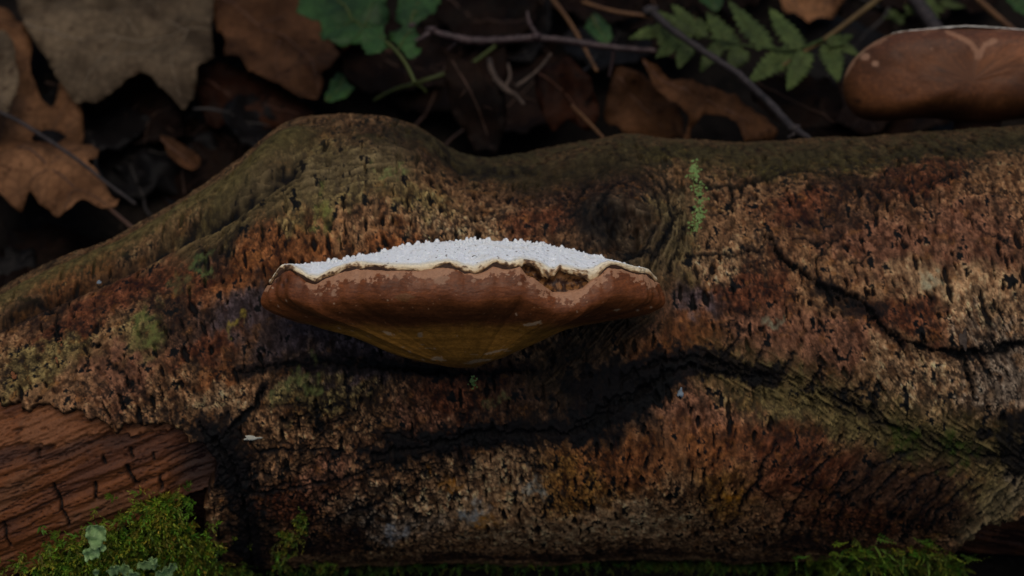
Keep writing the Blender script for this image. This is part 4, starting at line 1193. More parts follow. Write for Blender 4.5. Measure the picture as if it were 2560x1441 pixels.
def leaf(name, label, poly, mat, centre, e1, e2, veins=(), petiole=None, cat='leaf', group=None, curl=0.0, crumple=.003, seed=0, step=.0022, rag=.0006, vmat=None, vr=.0004, cup=0.0, parent=None, thing_name=None, part='blade'):
    """poly, veins, petiole: 2-D outline in metres about the centre; e1, e2 span the leaf's plane"""
    e1 = np.asarray(e1, float); e2 = np.asarray(e2, float); nr = np.cross(e1, e2)
    if nr[2] < 0: nr = -nr
    pl = ragged(poly, rag, seed, step)
    size = np.ptp(pl, axis=0).max()
    g = step * 1.9
    xs = np.arange(pl[:, 0].min(), pl[:, 0].max(), g); ys = np.arange(pl[:, 1].min(), pl[:, 1].max(), g)
    GX, GY = np.meshgrid(xs, ys)
    GX = GX + rng.uniform(-.25, .25, GX.shape) * g; GY = GY + rng.uniform(-.25, .25, GY.shape) * g
    ins = inside(GX, GY, pl)
    pts = [Vector(p) for p in pl] + [Vector((a, b)) for a, b in zip(GX[ins], GY[ins])]
    n = len(pl)
    vo, eo, fo, _, _, _ = delaunay_2d_cdt(pts, [], [list(range(n))], 1, 1e-7)
    A = np.array([(v.x, v.y) for v in vo])
    main = np.asarray(veins[0], float) if len(veins) else None
    def lift(x, y):
        z = 1.5 * crumple * fbm(x / size * 2.6 + seed, y / size * 2.6, 3, 700 + seed) + crumple * .9 * fbm(x / size * 6, y / size * 6 + seed, 3, 720 + seed)
        if main is not None:
            d, t, s_ = seg_dist(x, y, main)
            z = z + cup * d - .0008 * np.exp(-(d / .0016) ** 2)
            for v in veins[1:]:
                d2, _, _ = seg_dist(x, y, v)
                z = z - .0005 * np.exp(-(d2 / .0012) ** 2)
        r = np.hypot(x, y) / size * 2
        return z + curl * r ** 2
    Z = lift(A[:, 0], A[:, 1])
    V = np.asarray(centre) + A[:, :1] * e1 + A[:, 1:2] * e2 + Z[:, None] * nr
    root = parent or thing(thing_name or name, centre, label, cat, group)
    b = mesh_obj(part, V, [tuple(f) for f in fo], mat, root)
    md = b.modifiers.new('thickness', 'SOLIDIFY'); md.thickness = .00025; md.offset = 0
    vm = vmat or mat
    for i, v in enumerate(veins):
        v = np.asarray(v, float)
        S_ = spline(np.hstack([v, np.zeros((len(v), 1))]), max(6, len(v) * 5))[:, :2]
        zz = lift(S_[:, 0], S_[:, 1])
        C = np.asarray(centre) + S_[:, :1] * e1 + S_[:, 1:2] * e2 + (zz + .0005)[:, None] * nr
        r0 = vr * (1.5 if i == 0 else .8)
        o = tube('midrib' if i == 0 else 'vein', C, [r0, r0 * .4], vm, b, 5, len(C))
    if petiole is not None:
        pp = np.asarray(petiole, float)
        z0 = lift(pp[:1, 0], pp[:1, 1])[0]
        C = np.asarray(centre) + pp[:, :1] * e1 + pp[:, 1:2] * e2 + np.linspace(z0, z0 * .3, len(pp))[:, None] * nr
        tube('petiole', C, [vr * 2.0, vr * 2.4], vm, root, 6)
    return root

def plane_leaf(name, label, poly_px, kind, h, tilt=(0, 0), veins_px=(), petiole_px=None, **kw):
    """outline measured on the photograph, laid on a plane at height h with a tilt (slopes along x and y)"""
    P = np.array(poly_px, float)
    cpx = P.mean(0)
    c = at_z(cpx[0], cpx[1], h)
    n = np.array([-tilt[0], -tilt[1], 1.0]); n /= np.linalg.norm(n)
    e1 = np.cross([0, 1, 0], n); e1 /= np.linalg.norm(e1)
    e2 = np.cross(n, e1)
    def to2(pts):
        out = []
        for (x, y) in pts:
            d = ray(x, y); t = ((c - CAM) @ n) / (d @ n)
            q = CAM + d * t - c
            out.append((q @ e1, q @ e2))
        return np.array(out)
    m = kind if not isinstance(kind, str) else M_LEAF[kind]
    vm = kw.pop('vmat', M_VEIN[kind] if isinstance(kind, str) else None)
    return leaf(name, label, to2(poly_px), m, c, e1, e2, [to2(v) for v in veins_px], None if petiole_px is None else to2(petiole_px), vmat=vm, **kw)

# --- leaves one can tell apart
plane_leaf('dead_leaf', 'large pale grey brown dead leaf with raised veins, widest of the litter', [(30, -40), (60, 60), (110, 120), (140, 190), (185, 235), (235, 240), (275, 232), (310, 200), (350, 188), (380, 196), (420, 240), (458, 266), (480, 225), (495, 180), (535, 138), (528, 80), (530, 0), (535, -60), (300, -90)],
           'grey', .045, (.02, -.05), [[(60, 60), (250, 85), (400, 84), (530, 72)], [(300, 86), (230, 170), (195, 225)], [(400, 84), (340, 130), (280, 190)], [(470, 80), (430, 150), (455, 255)], [(350, 84), (250, -10)], [(460, 80), (370, 0)]], crumple=.008, curl=-.004, seed=1, vr=.0005, rag=.0012)
plane_leaf('oak_leaf', 'orange tan oak leaf with lobed edge and dark midrib', [(-60, 40), (20, 42), (60, 60), (80, 110), (78, 190), (100, 235), (125, 250), (150, 210), (185, 208), (202, 240), (200, 300), (202, 350), (225, 345), (247, 370), (245, 410), (225, 430), (262, 465), (275, 490), (300, 505), (296, 530), (265, 535), (240, 540), (220, 530), (195, 555), (150, 550), (120, 520), (95, 500), (75, 480), (65, 490), (50, 515), (20, 505), (-60, 460)],
           'tan', .040, (.06, -.10), [[(-60, 355), (40, 395), (130, 440), (200, 485), (265, 520)], [(40, 395), (100, 320), (180, 230)], [(130, 440), (180, 390), (235, 375)], [(130, 440), (100, 460), (70, 480)], [(200, 485), (180, 510), (165, 545)], [(-20, 372), (20, 250), (40, 90)]],
           [(265, 520), (300, 548), (352, 590)], crumple=.011, curl=.002, seed=2, vr=.0005, rag=.0008)
plane_leaf('dead_leaf', 'orange brown dead leaf with torn edge under the green lobed leaf', [(530, -60), (528, 30), (545, 75), (565, 110), (560, 150), (600, 150), (640, 200), (690, 225), (750, 258), (795, 262), (808, 220), (800, 195), (830, 180), (850, 150), (830, 110), (840, 60), (880, -60)],
           'brown', .036, (-.04, -.08), [[(540, 0), (640, 60), (760, 130), (800, 240)], [(640, 60), (740, 50), (820, 60)], [(700, 95), (690, 160), (700, 220)]], crumple=.006, curl=.003, seed=3, rag=.0014)
plane_leaf('dead_leaf', 'dark red brown leaf tucked under the orange brown leaf', [(500, 170), (560, 150), (640, 190), (740, 250), (790, 280), (720, 310), (620, 330), (560, 300), (520, 310), (490, 250)], 'red', .026, (.05, .1), [[(500, 200), (620, 250), (760, 285)]], crumple=.006, seed=4)
plane_leaf('dead_leaf', 'black wet leaf lying between the oak leaf and the log', [(250, 330), (330, 300), (440, 270), (520, 330), (560, 380), (520, 460), (420, 480), (330, 470), (270, 420)], 'black', .012, (.0, .15), [[(260, 400), (400, 390), (540, 380)]], crumple=.010, seed=5)
plane_leaf('leaf_fragment', 'small curled brown leaf fragment on the black wet leaf', [(415, 360), (440, 358), (475, 372), (505, 400), (512, 430), (490, 438), (450, 415), (425, 395)], 'brown', .024, (.3, .2), [[(415, 365), (460, 395), (508, 432)]], crumple=.002, curl=.004, seed=6, step=.0012)
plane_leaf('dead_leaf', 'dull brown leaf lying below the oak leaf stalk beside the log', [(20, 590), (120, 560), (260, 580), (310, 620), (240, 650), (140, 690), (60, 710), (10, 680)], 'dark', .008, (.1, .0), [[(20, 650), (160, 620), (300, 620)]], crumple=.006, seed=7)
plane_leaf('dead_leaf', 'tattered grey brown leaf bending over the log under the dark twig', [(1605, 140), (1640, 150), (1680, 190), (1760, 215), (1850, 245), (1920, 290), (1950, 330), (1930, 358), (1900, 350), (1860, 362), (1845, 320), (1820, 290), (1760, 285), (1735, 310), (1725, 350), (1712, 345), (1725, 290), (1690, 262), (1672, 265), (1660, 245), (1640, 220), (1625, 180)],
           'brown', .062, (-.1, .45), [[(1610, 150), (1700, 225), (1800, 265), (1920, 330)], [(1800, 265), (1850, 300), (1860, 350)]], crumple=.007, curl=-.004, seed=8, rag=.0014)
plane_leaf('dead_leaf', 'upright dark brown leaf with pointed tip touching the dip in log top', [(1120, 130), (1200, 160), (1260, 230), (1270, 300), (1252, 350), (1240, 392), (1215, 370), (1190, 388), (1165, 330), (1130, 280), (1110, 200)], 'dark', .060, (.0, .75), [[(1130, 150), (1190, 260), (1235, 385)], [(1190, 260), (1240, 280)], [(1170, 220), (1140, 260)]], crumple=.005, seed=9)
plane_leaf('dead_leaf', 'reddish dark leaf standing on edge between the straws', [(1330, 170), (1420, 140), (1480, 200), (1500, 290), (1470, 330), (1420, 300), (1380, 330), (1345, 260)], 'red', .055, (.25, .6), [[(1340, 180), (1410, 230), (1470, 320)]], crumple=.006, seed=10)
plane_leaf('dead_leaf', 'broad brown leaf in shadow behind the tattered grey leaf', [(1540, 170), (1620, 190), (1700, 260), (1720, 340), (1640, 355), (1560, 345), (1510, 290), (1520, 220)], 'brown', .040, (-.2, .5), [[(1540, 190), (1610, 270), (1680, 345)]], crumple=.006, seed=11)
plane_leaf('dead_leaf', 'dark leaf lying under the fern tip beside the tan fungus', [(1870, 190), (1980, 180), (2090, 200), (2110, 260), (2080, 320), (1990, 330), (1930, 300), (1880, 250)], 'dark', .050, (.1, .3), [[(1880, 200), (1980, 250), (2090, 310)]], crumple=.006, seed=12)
plane_leaf('dead_leaf', 'orange brown leaf half hidden behind the fern stem', [(1940, -50), (1955, 20), (2010, 60), (2080, 40), (2120, -10), (2130, -60)], 'tan', .030, (.1, .1), [[(1950, -30), (2030, 20), (2110, -10)]], crumple=.006, seed=13)
plane_leaf('dead_leaf', 'dark brown leaf behind the forked reddish twig', [(1080, -60), (1090, 40), (1150, 95), (1240, 110), (1330, 90), (1345, 20), (1330, -60)], 'dark', .030, (.05, .1), [[(1090, -20), (1200, 50), (1330, 60)]], crumple=.008, seed=14)
plane_leaf('dead_leaf', 'grey edged leaf leaning at the oak leaf lobes', [(-80, 60), (10, 70), (40, 120), (45, 200), (15, 270), (-80, 300)], 'grey', .052, (.2, -.1), [[(-60, 180), (40, 170)]], crumple=.004, seed=15)

# --- litter that only shadow separates
def unit_leaf(kind, n=60):
    t = np.linspace(0, 1, n)
    if kind == 0:
        w = .34 * np.sin(math.pi * t ** .75) ** .8 * (1 + .08 * np.sin(t * 60))
    elif kind == 1:
        w = .30 * np.sin(math.pi * t ** .85) ** .7 * (1 + .38 * np.sin(t * 26 - .8))
    else:
        w = .42 * np.sin(math.pi * t ** .6) ** .75 * (1 + .05 * np.sin(t * 80))
    w = np.clip(w, .004, 1)
    return np.concatenate([np.stack([t - .5, w], -1), np.stack([t - .5, -w], -1)[::-1][1:-1]])

r3 = random.Random(21)
spots = []
for i in range(44):
    spots.append((r3.uniform(-.32, .32), r3.uniform(.16, .38)))
for i in range(12):
    spots.append((r3.uniform(-.30, -.12), r3.uniform(.04, .2)))
for i, (x, y) in enumerate(spots):
    if y < .2 and x > -.12 and y > 0: y += .08
    L = r3.uniform(.045, .085)
    k = r3.choice([0, 1, 2])
    P = unit_leaf(k) * L
    a = r3.uniform(0, 6.28)
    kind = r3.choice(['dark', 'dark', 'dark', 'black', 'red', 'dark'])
    n = np.array([r3.gauss(0, .16), r3.gauss(0, .16), 1.0]); n /= np.linalg.norm(n)
    e1 = np.cross([0, 1, 0], n); e1 /= np.linalg.norm(e1); e2 = np.cross(n, e1)
    ca, sa = math.cos(a), math.sin(a)
    f1 = e1 * ca + e2 * sa; f2 = -e1 * sa + e2 * ca
    vs_ = [[(-.5 * L, 0), (0, .01 * L), (.48 * L, 0)]] + [[(q * L, 0), ((q + .12) * L, sg * .2 * L)] for q in (-.25, 0, .2) for sg in (-1, 1)]
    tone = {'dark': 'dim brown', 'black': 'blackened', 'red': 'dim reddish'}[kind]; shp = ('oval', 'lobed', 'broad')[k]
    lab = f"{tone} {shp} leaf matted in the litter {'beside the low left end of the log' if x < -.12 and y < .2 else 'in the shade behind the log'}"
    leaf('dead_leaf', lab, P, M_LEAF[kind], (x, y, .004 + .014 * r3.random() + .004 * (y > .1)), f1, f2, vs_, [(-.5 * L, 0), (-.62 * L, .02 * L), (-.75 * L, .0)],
         group=lab, curl=r3.uniform(-.006, .008), crumple=.006, seed=30 + i, step=.0032, rag=.001, vmat=M_VEIN[kind])

# ================================================================== GREEN PLANTS
C2 = lambda pts: [(700 + x * .4163, y * .4163) for x, y in pts]
C3 = lambda pts: [(1500 + x * .4163, y * .4163) for x, y in pts]
g = plane_leaf('green_leaf', 'bright green lobed leaf pair on a thin stalk above the log', C2([(60, -60), (100, 10), (130, 90), (180, 105), (250, 130), (225, 185), (260, 215), (300, 250), (370, 262), (430, 240), (480, 290), (530, 312), (565, 350), (600, 355), (655, 300), (640, 240), (610, 200), (640, 150), (665, 110), (645, 40), (640, -60)]),
               M_GREEN, .085, (.0, -.10), [C2([(330, -40), (450, 110), (560, 200), (690, 310)]), C2([(450, 110), (350, 130), (240, 180)]), C2([(520, 170), (480, 230), (440, 245)]), C2([(500, 150), (560, 60), (600, -20)])], C2([(640, 270), (700, 320), (760, 400), (810, 500)]),
               crumple=.005, seed=101, rag=.0038, vmat=M_STEMG, vr=.0004, cup=.03)
g2 = plane_leaf('green_leaf', '', C2([(715, -60), (700, 60), (690, 110), (740, 165), (700, 165), (650, 170), (640, 215), (690, 250), (720, 300), (760, 345), (820, 345), (852, 292), (815, 265), (842, 215), (800, 160), (830, 140), (870, 122), (900, 90), (940, 70), (955, 0), (950, -60)]),
                M_GREEN, .085, (.05, -.05), [C2([(840, -30), (780, 150), (740, 250), (700, 310)]), C2([(800, 90), (880, 70)]), C2([(770, 170), (820, 200)])], crumple=.004, seed=102, rag=.0038, vmat=M_STEMG, vr=.0004, parent=g, part='leaflet')
plane_leaf('green_leaf', 'small deep green notched leaf beside the orange brown leaf', C2([(345, 448), (305, 490), (290, 545), (265, 600), (310, 622), (380, 592), (420, 560), (455, 525), (410, 505), (385, 450)]), M_GREEN, .055, (.1, -.1), [C2([(270, 610), (350, 530), (380, 460)])], crumple=.002, seed=103, vmat=M_STEMG, vr=.0003, step=.0014)
plane_leaf('green_leaf', 'oval bright green leaf above the reddish twig', C2([(1890, 75), (1840, 120), (1825, 160), (1865, 215), (1920, 255), (1965, 262), (2000, 225), (1985, 170), (1950, 115)]), M_GREEN, .060, (.1, .1), [C2([(1870, 90), (1920, 180), (1970, 255)])], crumple=.002, seed=104, vmat=M_STEMG, vr=.0003, step=.0014)
plane_leaf('green_leaf', 'vivid yellow green leaf tip behind the fern top', C3([(590, -60), (600, 10), (650, 45), (700, 65), (735, 30), (740, -60)]), M_GREEN, .050, (.1, .1), [C3([(650, -40), (690, 55)])], crumple=.002, seed=105, vmat=M_STEMG, vr=.0003, step=.0014)
plane_leaf('green_leaf', 'green leaf tip past the brown stem behind the tan fungus', C3([(2420, -60), (2440, 5), (2490, 60), (2560, 100), (2620, 60), (2620, -60)]), M_GREEN, .045, (.1, .1), [C3([(2450, -30), (2560, 60)])], crumple=.002, seed=106, vmat=M_STEMG, vr=.0003, step=.0014)

def stalk(name, label, pts, rad, mat, cat='stem', bumpy=.1, side=(), bud=None, seed=0):
    """pts: (photo x, photo y, height); one stalk or twig with side shoots as parts"""
    P = [at_z(x, y, h) for x, y, h in pts]
    root = thing(name, P[-1], label, cat)
    tube('shaft', P, rad, mat, root, 9, max(24, len(P) * 14), bumpy, seed)
    for k, (sp, sr) in enumerate(side):
        Q = [at_z(x, y, h) for x, y, h in sp]
        tube('side_shoot', Q, sr, mat, root, 7, max(12, len(Q) * 8), bumpy, seed + k + 1)
    if bud:
        for (x, y, h, r) in bud:
            c = at_z(x, y, h)
            tube('bud', [c - XA * r, c, c + XA * r * 1.2 + UP * r * .5], [r * .5, r, r * .25], mat, root, 7, 8)
    return root

stalk('plant_stem', 'yellow green stem with orange end crossing below the lobed leaf', [(935, 251, .035), (985, 225, .045), (1040, 208, .055), (1115, 184, .058), (1180, 158, .055), (1238, 116, .045)], [.0007, .0009, .0010, .0010, .0009], M_STEMG, side=[([(1040, 208, .055), (1058, 222, .052), (1066, 232, .050)], [.0008, .0006])], seed=3)
stalk('twig', 'thin reddish twig with knobby forked tip running beneath the fern', [(1640, 128, .075), (1560, 122, .078), (1480, 112, .080), (1400, 100, .082), (1330, 96, .083), (1270, 100, .084), (1190, 103, .086), (1120, 90, .088), (1065, 72, .088)], [.0013, .0016, .0017, .0018, .0020, .0019, .0021, .0018, .0012], M_TWIGR, 'twig', .22,
      side=[([(1075, 82, .088), (1050, 98, .086), (1028, 106, .084)], [.0014, .0008]), ([(1350, 98, .083), (1325, 60, .088), (1318, 28, .092)], [.0013, .0007]), ([(1535, 120, .078), (1530, 160, .070), (1522, 192, .064)], [.0011, .0006]), ([(1150, 100, .086), (1120, 125, .080)], [.0010, .0006])], bud=[(1078, 75, .089, .0022), (1030, 64, .089, .0016), (1340, 92, .085, .0022), (1190, 101, .086, .0020)], seed=5)
stalk('twig', 'dark straight twig slanting down from the fern onto the log', [(1630, 30, .085), (1680, 75, .087), (1760, 130, .088), (1850, 190, .090), (1930, 265, .095), (1980, 318, .100), (2028, 350, .104)], [.0020, .0019, .0018, .0018, .0019, .0021, .0012], M_TWIG, 'twig', .16, side=[([(1975, 314, .100), (1985, 335, .100), (1970, 345, .098)], [.0014, .0008])], bud=[(1625, 28, .085, .0035), (1985, 322, .101, .0026)], seed=7)
stalk('straw', 'orange straw leaning past the reddish twig', [(1360, -30, .040), (1430, 65, .055), (1492, 178, .070)], [.0010, .0011, .0009], M_STRAW, 'straw', .05)
stalk('straw', 'short orange straw stuck against the top of the log', [(1430, 265, .060), (1470, 305, .072), (1508, 345, .085)], [.0008, .0010, .0008], M_STRAW, 'straw', .05)
stalk('twig', 'dark curved leaf stalk lying across the oak leaf', [(-40, 265, .062), (40, 300, .060), (120, 350, .058), (200, 405, .056), (270, 460, .052), (340, 512, .045)], [.0009, .0010, .0010, .0009, .0008, .0011], M_TWIG, 'twig', .1, seed=9)
stalk('twig', 'pale forked twig hanging between dark leaves behind the log', [(1222, 150, .070), (1235, 190, .072), (1262, 222, .072), (1290, 240, .070), (1310, 262, .068)], [.0014, .0015, .0016, .0012, .0008], M_PALE, 'twig', .2, side=[([(1290, 218, .072), (1340, 180, .075), (1378, 135, .075)], [.0011, .0007]), ([(1262, 222, .072), (1275, 190, .074), (1270, 160, .074)], [.0010, .0008])], seed=11)
stalk('straw', 'brown stem slanting behind the tan fungus', [(2425, -20, .050), (2480, 30, .055), (2545, 85, .060)], [.0015, .0015, .0014], M_STRAW, 'stem', .08, seed=13)
stalk('twig', 'thick grey twig ending behind the tan fungus', [(2275, -20, .050), (2310, 30, .052), (2345, 80, .054)], [.0038, .0040, .0040], M_TWIG, 'twig', .12, seed=15)
stalk('straw', 'thin brown stalk lying along the top of the fern', [(1455, 5, .060), (1540, 30, .062), (1640, 42, .064), (1755, 52, .066)], [.0009, .0011, .0011, .0008], M_STRAW, 'stem', .06, seed=17)

# --- fern
def pinna_outline(L, w, teeth=7):
    up = []; lo = []
    n = teeth * 4
    for i in range(n + 1):
        t = i / n
        ww = w * (math.sin(math.pi * min(1, t * .88 + .12)) ** .6) * (1 - .55 * t)
        saw = 1.2 - .62 * ((t * teeth) % 1.0)
        up.append((t * L, ww * saw)); lo.append((t * L, -ww * saw))
    return np.array(up + [(L * 1.03, 0)] + lo[::-1])

def fern():
    root = thing('fern_frond', at_z(1940, 185, .060), 'yellow green fern frond with toothed leaflets on orange stem', 'fern')
    M = C3([(1720, -40), (1560, 80), (1380, 215), (1230, 310), (1080, 405)])
    P = [at_z(x, y, h) for (x, y), h in zip(M, (.066, .072, .076, .076, .074))]
    tube('stem', P, [.0015, .0014, .0012, .0010, .0006], M_STEMO, root, 8, 50, .05)
    R = C3([(1340, 240), (1170, 295), (900, 280), (640, 225), (480, 200)])
    P = [at_z(x, y, .078) for x, y in R]
    tube('rachis', P, [.0009, .0007, .0004], M_FERN, root, 6, 40)
    pin = [((800, 285), (640, 70), 95), ((1000, 288), (775, 0), 105), ((1195, 285), (1020, 50), 100), ((620, 222), (430, 20), 80), ((560, 215), (330, 60), 70),
           ((860, 292), (770, 425), 85), ((720, 262), (600, 425), 75), ((1150, 300), (895, 490), 100), ((1240, 310), (1125, 545), 90), ((1370, 260), (1520, 210), 60), ((1375, 265), (1430, 495), 95), ((1390, 240), (1560, 330), 55),
           ((540, 240), (470, 410), 75), ((480, 225), (335, 350), 70), ((390, 170), (175, 230), 65), ((420, 160), (350, 270), 55), ((560, 130), (660, 180), 55)]
    for k, (b, t, w) in enumerate(pin):
        (bx, by), (tx, ty) = C3([b, t])
        hz = .078 + random.uniform(-.003, .003)
        B = at_z(bx, by, hz); T = at_z(tx, ty, hz + random.uniform(-.006, .004))
        d = T - B; L = np.linalg.norm(d); e1 = d / L
        n = np.array([random.gauss(0, .12), -.25 + random.gauss(0, .12), 1.0]); n -= (n @ e1) * e1; n /= np.linalg.norm(n)
        e2 = np.cross(n, e1)
        W = w * .4163 * .5 * .00021 * 1.75
        leaf('x', '', pinna_outline(L, W, 8), M_FERN, B, e1, e2, [[(0, 0), (L * .5, .0005), (L * .95, 0)]], crumple=.0012, seed=150 + k, step=.0011, rag=.0002, vmat=M_STEMG, vr=.00018, parent=root, part='pinna', cup=-.08)
fern()
def fern_b():
    root = thing('fern_frond', at_z(2350, 20, .045), 'small pale yellow fern sprig behind the thick grey twig', 'fern')
    R = C3([(1700, 110), (1850, 90), (2000, 40), (2150, -30)])
    tube('rachis', [at_z(x, y, .045) for x, y in R], [.0006, .0005, .0003], M_FERN, root, 6, 24)
    for k, (b, t) in enumerate([((1780, 105), (1820, 140)), ((1900, 75), (2040, 100)), ((1960, 55), (2070, 60)), ((2040, 20), (2200, 40)), ((2000, 40), (1960, -40)), ((1880, 80), (1830, 20)), ((1780, 100), (1730, 60))]):
        (bx, by), (tx, ty) = C3([b, t])
        B = at_z(bx, by, .045); T = at_z(tx, ty, .047)
        d = T - B; L = np.linalg.norm(d); e1 = d / L
        n = np.array([0, -.2, 1.0]); n -= (n @ e1) * e1; n /= np.linalg.norm(n)
        leaf('x', '', pinna_outline(L, .0035, 5), M_FERN, B, e1, np.cross(n, e1), [[(0, 0), (L * .9, 0)]], crumple=.0008, seed=180 + k, step=.0012, rag=.0002, vmat=M_STEMG, vr=.00018, parent=root, part='pinna')
fern_b()

# ================================================================== MOSS AND LICHEN
M_MOSS = {
 'a': mat_attr('moss_bright', .55, .2, 900, .25, .0, .0001),
}
def moss_shoot(base, d, L, rnd, leafl, V, F, C, colr, feather=False):
    d = d / np.linalg.norm(d)
    colr = np.asarray(colr) * np.array([rnd.uniform(.6, 1.5), rnd.uniform(.7, 1.2), 1.0]) * rnd.uniform(.55, 1.2)
    side = np.cross(d, NRM + rnd.normal(0, .25, 3)); side /= np.linalg.norm(side)
    bend = rnd.normal(0, .35, 3) * L
    n = int(L / (leafl * .30)) + 3
    for i in range(n):
        t = (i + .3) / n
        p = base + d * L * t + bend * t * t * .6
        tan = d * L + bend * 1.2 * t; tan /= np.linalg.norm(tan)
        a = i * 2.4 + rnd.uniform(-.3, .3)
        b2 = np.cross(tan, side); b2 /= np.linalg.norm(b2)
        if feather:
            sgn = 1 if i % 2 else -1
            rad = side * sgn + b2 * rnd.normal(0, .25)
        else:
            rad = side * math.cos(a) + b2 * math.sin(a)
        ll = leafl * (1.15 - .75 * t) * rnd.uniform(.75, 1.25)
        ld = rad * .85 + tan * (.75 + .5 * t); ld /= np.linalg.norm(ld)
        w = np.cross(ld, tan); w /= (np.linalg.norm(w) + 1e-9)
        wd = ll * (.17 if not feather else .15)
        k = len(V)
        V.extend([p, p + ld * ll * .45 + w * wd, p + ld * ll + tan * ll * .12, p + ld * ll * .45 - w * wd])
        F.append((k, k + 1, k + 2, k + 3))
        cc = np.asarray(colr) * rnd.uniform(.65, 1.3) * (.75 + .45 * t)
        cc = cc * np.array([1 + .5 * (t > .75) * rnd.random(), 1, 1])
        C.extend([cc] * 4)

def moss_clump(name, label, zones, nshoot, L, leafl, colr, seed, feather=False, lift=.002, updir=.6):
    rnd = np.random.default_rng(seed)
    V, F, C = [], [], []
    for k in range(nshoot):
        z = zones[rnd.integers(len(zones))]
        x = z[0] + rnd.normal(0, z[2]); y = z[1] + rnd.normal(0, z[3])
        s, th = on_log(x, min(y, 1520))
        base = log_point(s, th, -.004 if z[0] < 600 and len(z) < 5 else -.0008)
        if base[2] < .001:
            base[2] = .001
        nrm = log_normal(th)
        d = nrm * .9 + np.array([0, 0, updir]) + rnd.normal(0, .38, 3)
        lump = .7 + .6 * rnd.random()
        moss_shoot(np.asarray(base) + nrm * lift * rnd.random(), d, L * lump, rnd, leafl, V, F, C, colr, feather)
    o = mesh_obj(name, np.array(V), F, M_MOSS['a'], None, np.array(C), smooth=False)
    setp(o, label, 'moss', kind='stuff')
    return o
MG = (.115, .175, .012)
moss_clump('moss_clump', 'dense green moss cushion growing over the torn wood at the log foot', [(300, 1375, 75, 30), (400, 1330, 50, 40), (450, 1390, 50, 40), (200, 1420, 60, 20), (420, 1440, 80, 30), (250, 1440, 100, 20), (490, 1420, 25, 30), (410, 1290, 12, 18)], 950, .0115, .0031, MG, 1)
moss_clump('moss_clump', 'feathery moss tuft at the log foot beside the pale bark lip', [(2080, 1425, 50, 20), (2160, 1400, 40, 25), (2220, 1420, 50, 20), (2300, 1400, 35, 22), (2350, 1420, 30, 20), (2200, 1450, 100, 15)], 330, .0150, .0026, (.085, .135, .012), 2, True, updir=1.0)
moss_clump('moss_strip', 'low moss fringe in shadow along the foot of the log', [(900, 1430, 200, 12, 1), (1400, 1420, 200, 8, 1), (1750, 1425, 150, 10, 1)], 420, .0060, .0020, (.055, .090, .008), 3, updir=.3)
moss_clump('moss_sprig', 'narrow moss sprig climbing the cracked bark near the log foot', [(755, 1310, 5, 14, 1), (735, 1350, 12, 12, 1), (710, 1385, 12, 14, 1), (700, 1415, 10, 12, 1), (760, 1290, 3, 8, 1), (720, 1340, 10, 10, 1), (800, 1415, 30, 6, 1), (580, 1425, 25, 6, 1)], 190, .0055, .0018, (.085, .125, .012), 4, updir=.9)

M_LICH = mat_proc('lichen_pale', (.14, .24, .08), (.28, .40, .16), 260, .8, .1, (.36, .46, .20), 500, .3, .0004, .15)
def foliose(label, lobes, seed):
    """lobes: (x, y, rx, ry, tilt) on the photograph, each one ruffled lobe"""
    s, th = on_log(lobes[0][0], min(lobes[0][1], 1500))
    base = log_point(s, th, .006)
    root = thing('lichen', base, label, 'lichen')
    for k, (x, y, rx, ry, tl) in enumerate(lobes):
        s, th = on_log(x, min(y, 1500))
        lp = log_point(s, th); c = at_depth(x, y, float((lp - CAM) @ FWD) - .0135 - .0006 * k)
        nr = log_normal(th) + np.array([tl, .1, .35]); nr /= np.linalg.norm(nr)
        e1 = np.cross(UP, nr); e1 /= np.linalg.norm(e1); e2 = np.cross(nr, e1)
        n = 40
        a = np.linspace(0, 2 * math.pi, n, endpoint=False)
        r = 1 + .28 * fbm(np.cos(a) * 1.6 + seed + k, np.sin(a) * 1.6, 3, 800 + seed + k) * 2
        P = np.stack([np.cos(a) * rx * r, np.sin(a) * ry * r], -1) * .00019
        leaf('x', '', P, M_LICH, c, e1, e2, [], crumple=.0022, seed=200 + seed * 7 + k, step=.0006, rag=.0005, parent=root, part='lobe', curl=.0012)
foliose('pale green leafy lichen standing at the edge of moss and torn wood', [(240, 1335, 22, 24, .2), (248, 1368, 17, 10, -.2), (228, 1382, 17, 16, .3)], 1)
foliose('cluster of pale green lichen lobes sunk in the moss cushion', [(372, 1412, 22, 12, .2), (385, 1400, 9, 9, -.2), (285, 1424, 14, 14, .3), (318, 1430, 26, 15, -.3), (412, 1428, 18, 15, .2), (428, 1418, 10, 16, .4), (240, 1430, 6, 12, .2)], 2)

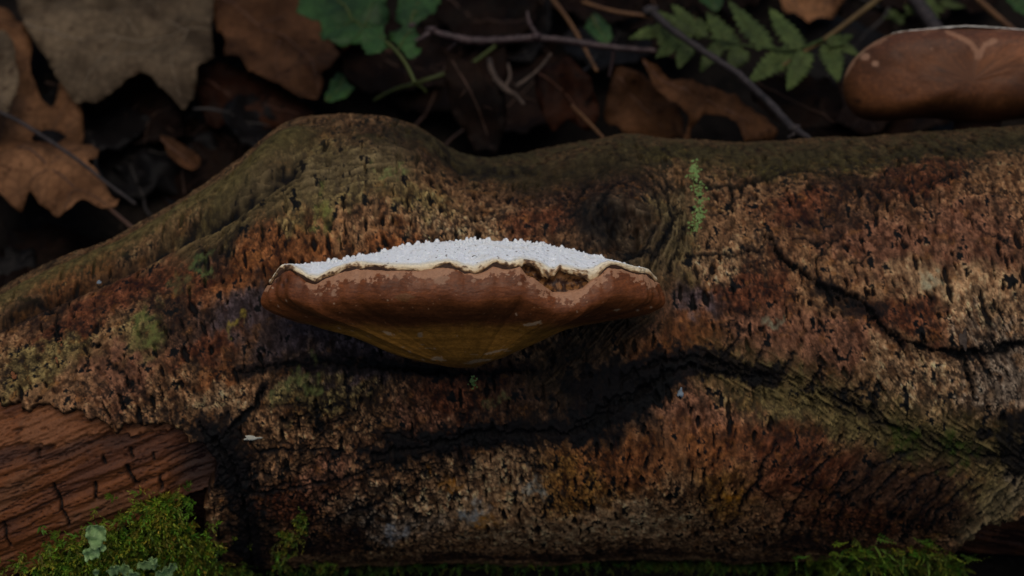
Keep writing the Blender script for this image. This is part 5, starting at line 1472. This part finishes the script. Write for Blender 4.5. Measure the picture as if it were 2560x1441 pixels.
M_POWD = mat_proc('lichen_mint', (.10, .165, .045), (.19, .27, .09), 400, .9, .05, (.06, .10, .03), 900, .4, .0003)
def crust(label, dots, r0, n, seed, mat, jit):
    rnd = np.random.default_rng(seed)
    V, F = [], []
    ST = []
    for k in range(n):
        t = rnd.uniform(0, len(dots) - 1); i = int(t); f = t - i
        j = min(i + 1, len(dots) - 1)
        ST.append(on_log(dots[i][0] * (1 - f) + dots[j][0] * f + rnd.normal(0, jit), dots[i][1] * (1 - f) + dots[j][1] * f + rnd.normal(0, jit)))
    ST = np.array(ST, np.float32)
    hh, _ = bark_detail(ST[:, :1], ST[:, 1:])
    for k in range(n):
        s, th = float(ST[k, 0]), float(ST[k, 1])
        nr = log_normal(th)
        c = log_point(s, th, float(hh[k, 0]) + .0002)
        e1 = XA; e2 = np.cross(nr, e1)
        r = r0 * rnd.uniform(.4, 1.5)
        b = len(V)
        m = 6
        for lev, (q, z) in enumerate(((1, -.3), (.75, .35), (.3, .6))):
            for j in range(m):
                a = j / m * 2 * math.pi + rnd.uniform(-.3, .3)
                V.append(c + (e1 * math.cos(a) + e2 * math.sin(a)) * r * q * rnd.uniform(.7, 1.3) + nr * r * z)
        for lev in range(2):
            for j in range(m):
                p0 = b + lev * m + j; p1 = b + lev * m + (j + 1) % m
                F.append((p0, p1, p1 + m, p0 + m))
        F.append(tuple(b + 2 * m + j for j in range(m)))
    o = mesh_obj('lichen_crust', np.array(V), F, mat)
    setp(o, label, 'lichen', kind='stuff')
for a in [('mint green powdery lichen streak running down the bark by the knot', [(1738, 415), (1735, 440), (1748, 470), (1752, 505), (1745, 540), (1735, 575)], .00050, 260, 1, M_POWD, 8),
          ('small mint lichen dab below the white fungus tip', [(1182, 945), (1180, 958), (1186, 966)], .0004, 40, 2, M_POWD, 4)]:
    crust(*a)

# small flakes stuck to the bark
M_FLB = mat_proc('flake_blue', (.12, .15, .17), (.20, .24, .27), 300, .8, .1)
M_FLW = mat_proc('flake_white', (.28, .27, .21), (.42, .40, .32), 300, .8, .1)
for (x, y, rx, ry, m_, lab) in [(1700, 980, 7, 11, M_FLB, 'tiny pale blue flake on the lower lobe under the black crack'), (630, 1092, 20, 6, M_FLW, 'tiny whitish sliver lying in the black crack by torn wood'),
                                (247, 705, 5, 5, M_FLB, 'tiny bluish speck on the brown bark below the mossy ridge'), (2405, 850, 10, 24, M_PALE, 'small tan chip bridging the wide black crack')]:
    s_, th_ = on_log(x, y)
    hh, _ = bark_detail(np.array([[s_]], np.float32), np.array([[th_]], np.float32))
    nr = log_normal(th_); e2 = np.cross(nr, XA)
    a = np.linspace(0, 2 * math.pi, 16, endpoint=False)
    rr = 1 + .3 * np.sin(a * 3 + x) + .15 * np.cos(a * 5)
    leaf('bark_flake', lab, np.stack([np.cos(a) * rx * rr, np.sin(a) * ry * rr], -1) * M2, m_, log_point(s_, th_, max(float(hh[0, 0]), -.001) + .0009), XA, e2, [], cat='flake', crumple=.0006, seed=300 + x % 40, step=.0004, rag=.0002, part='chip')
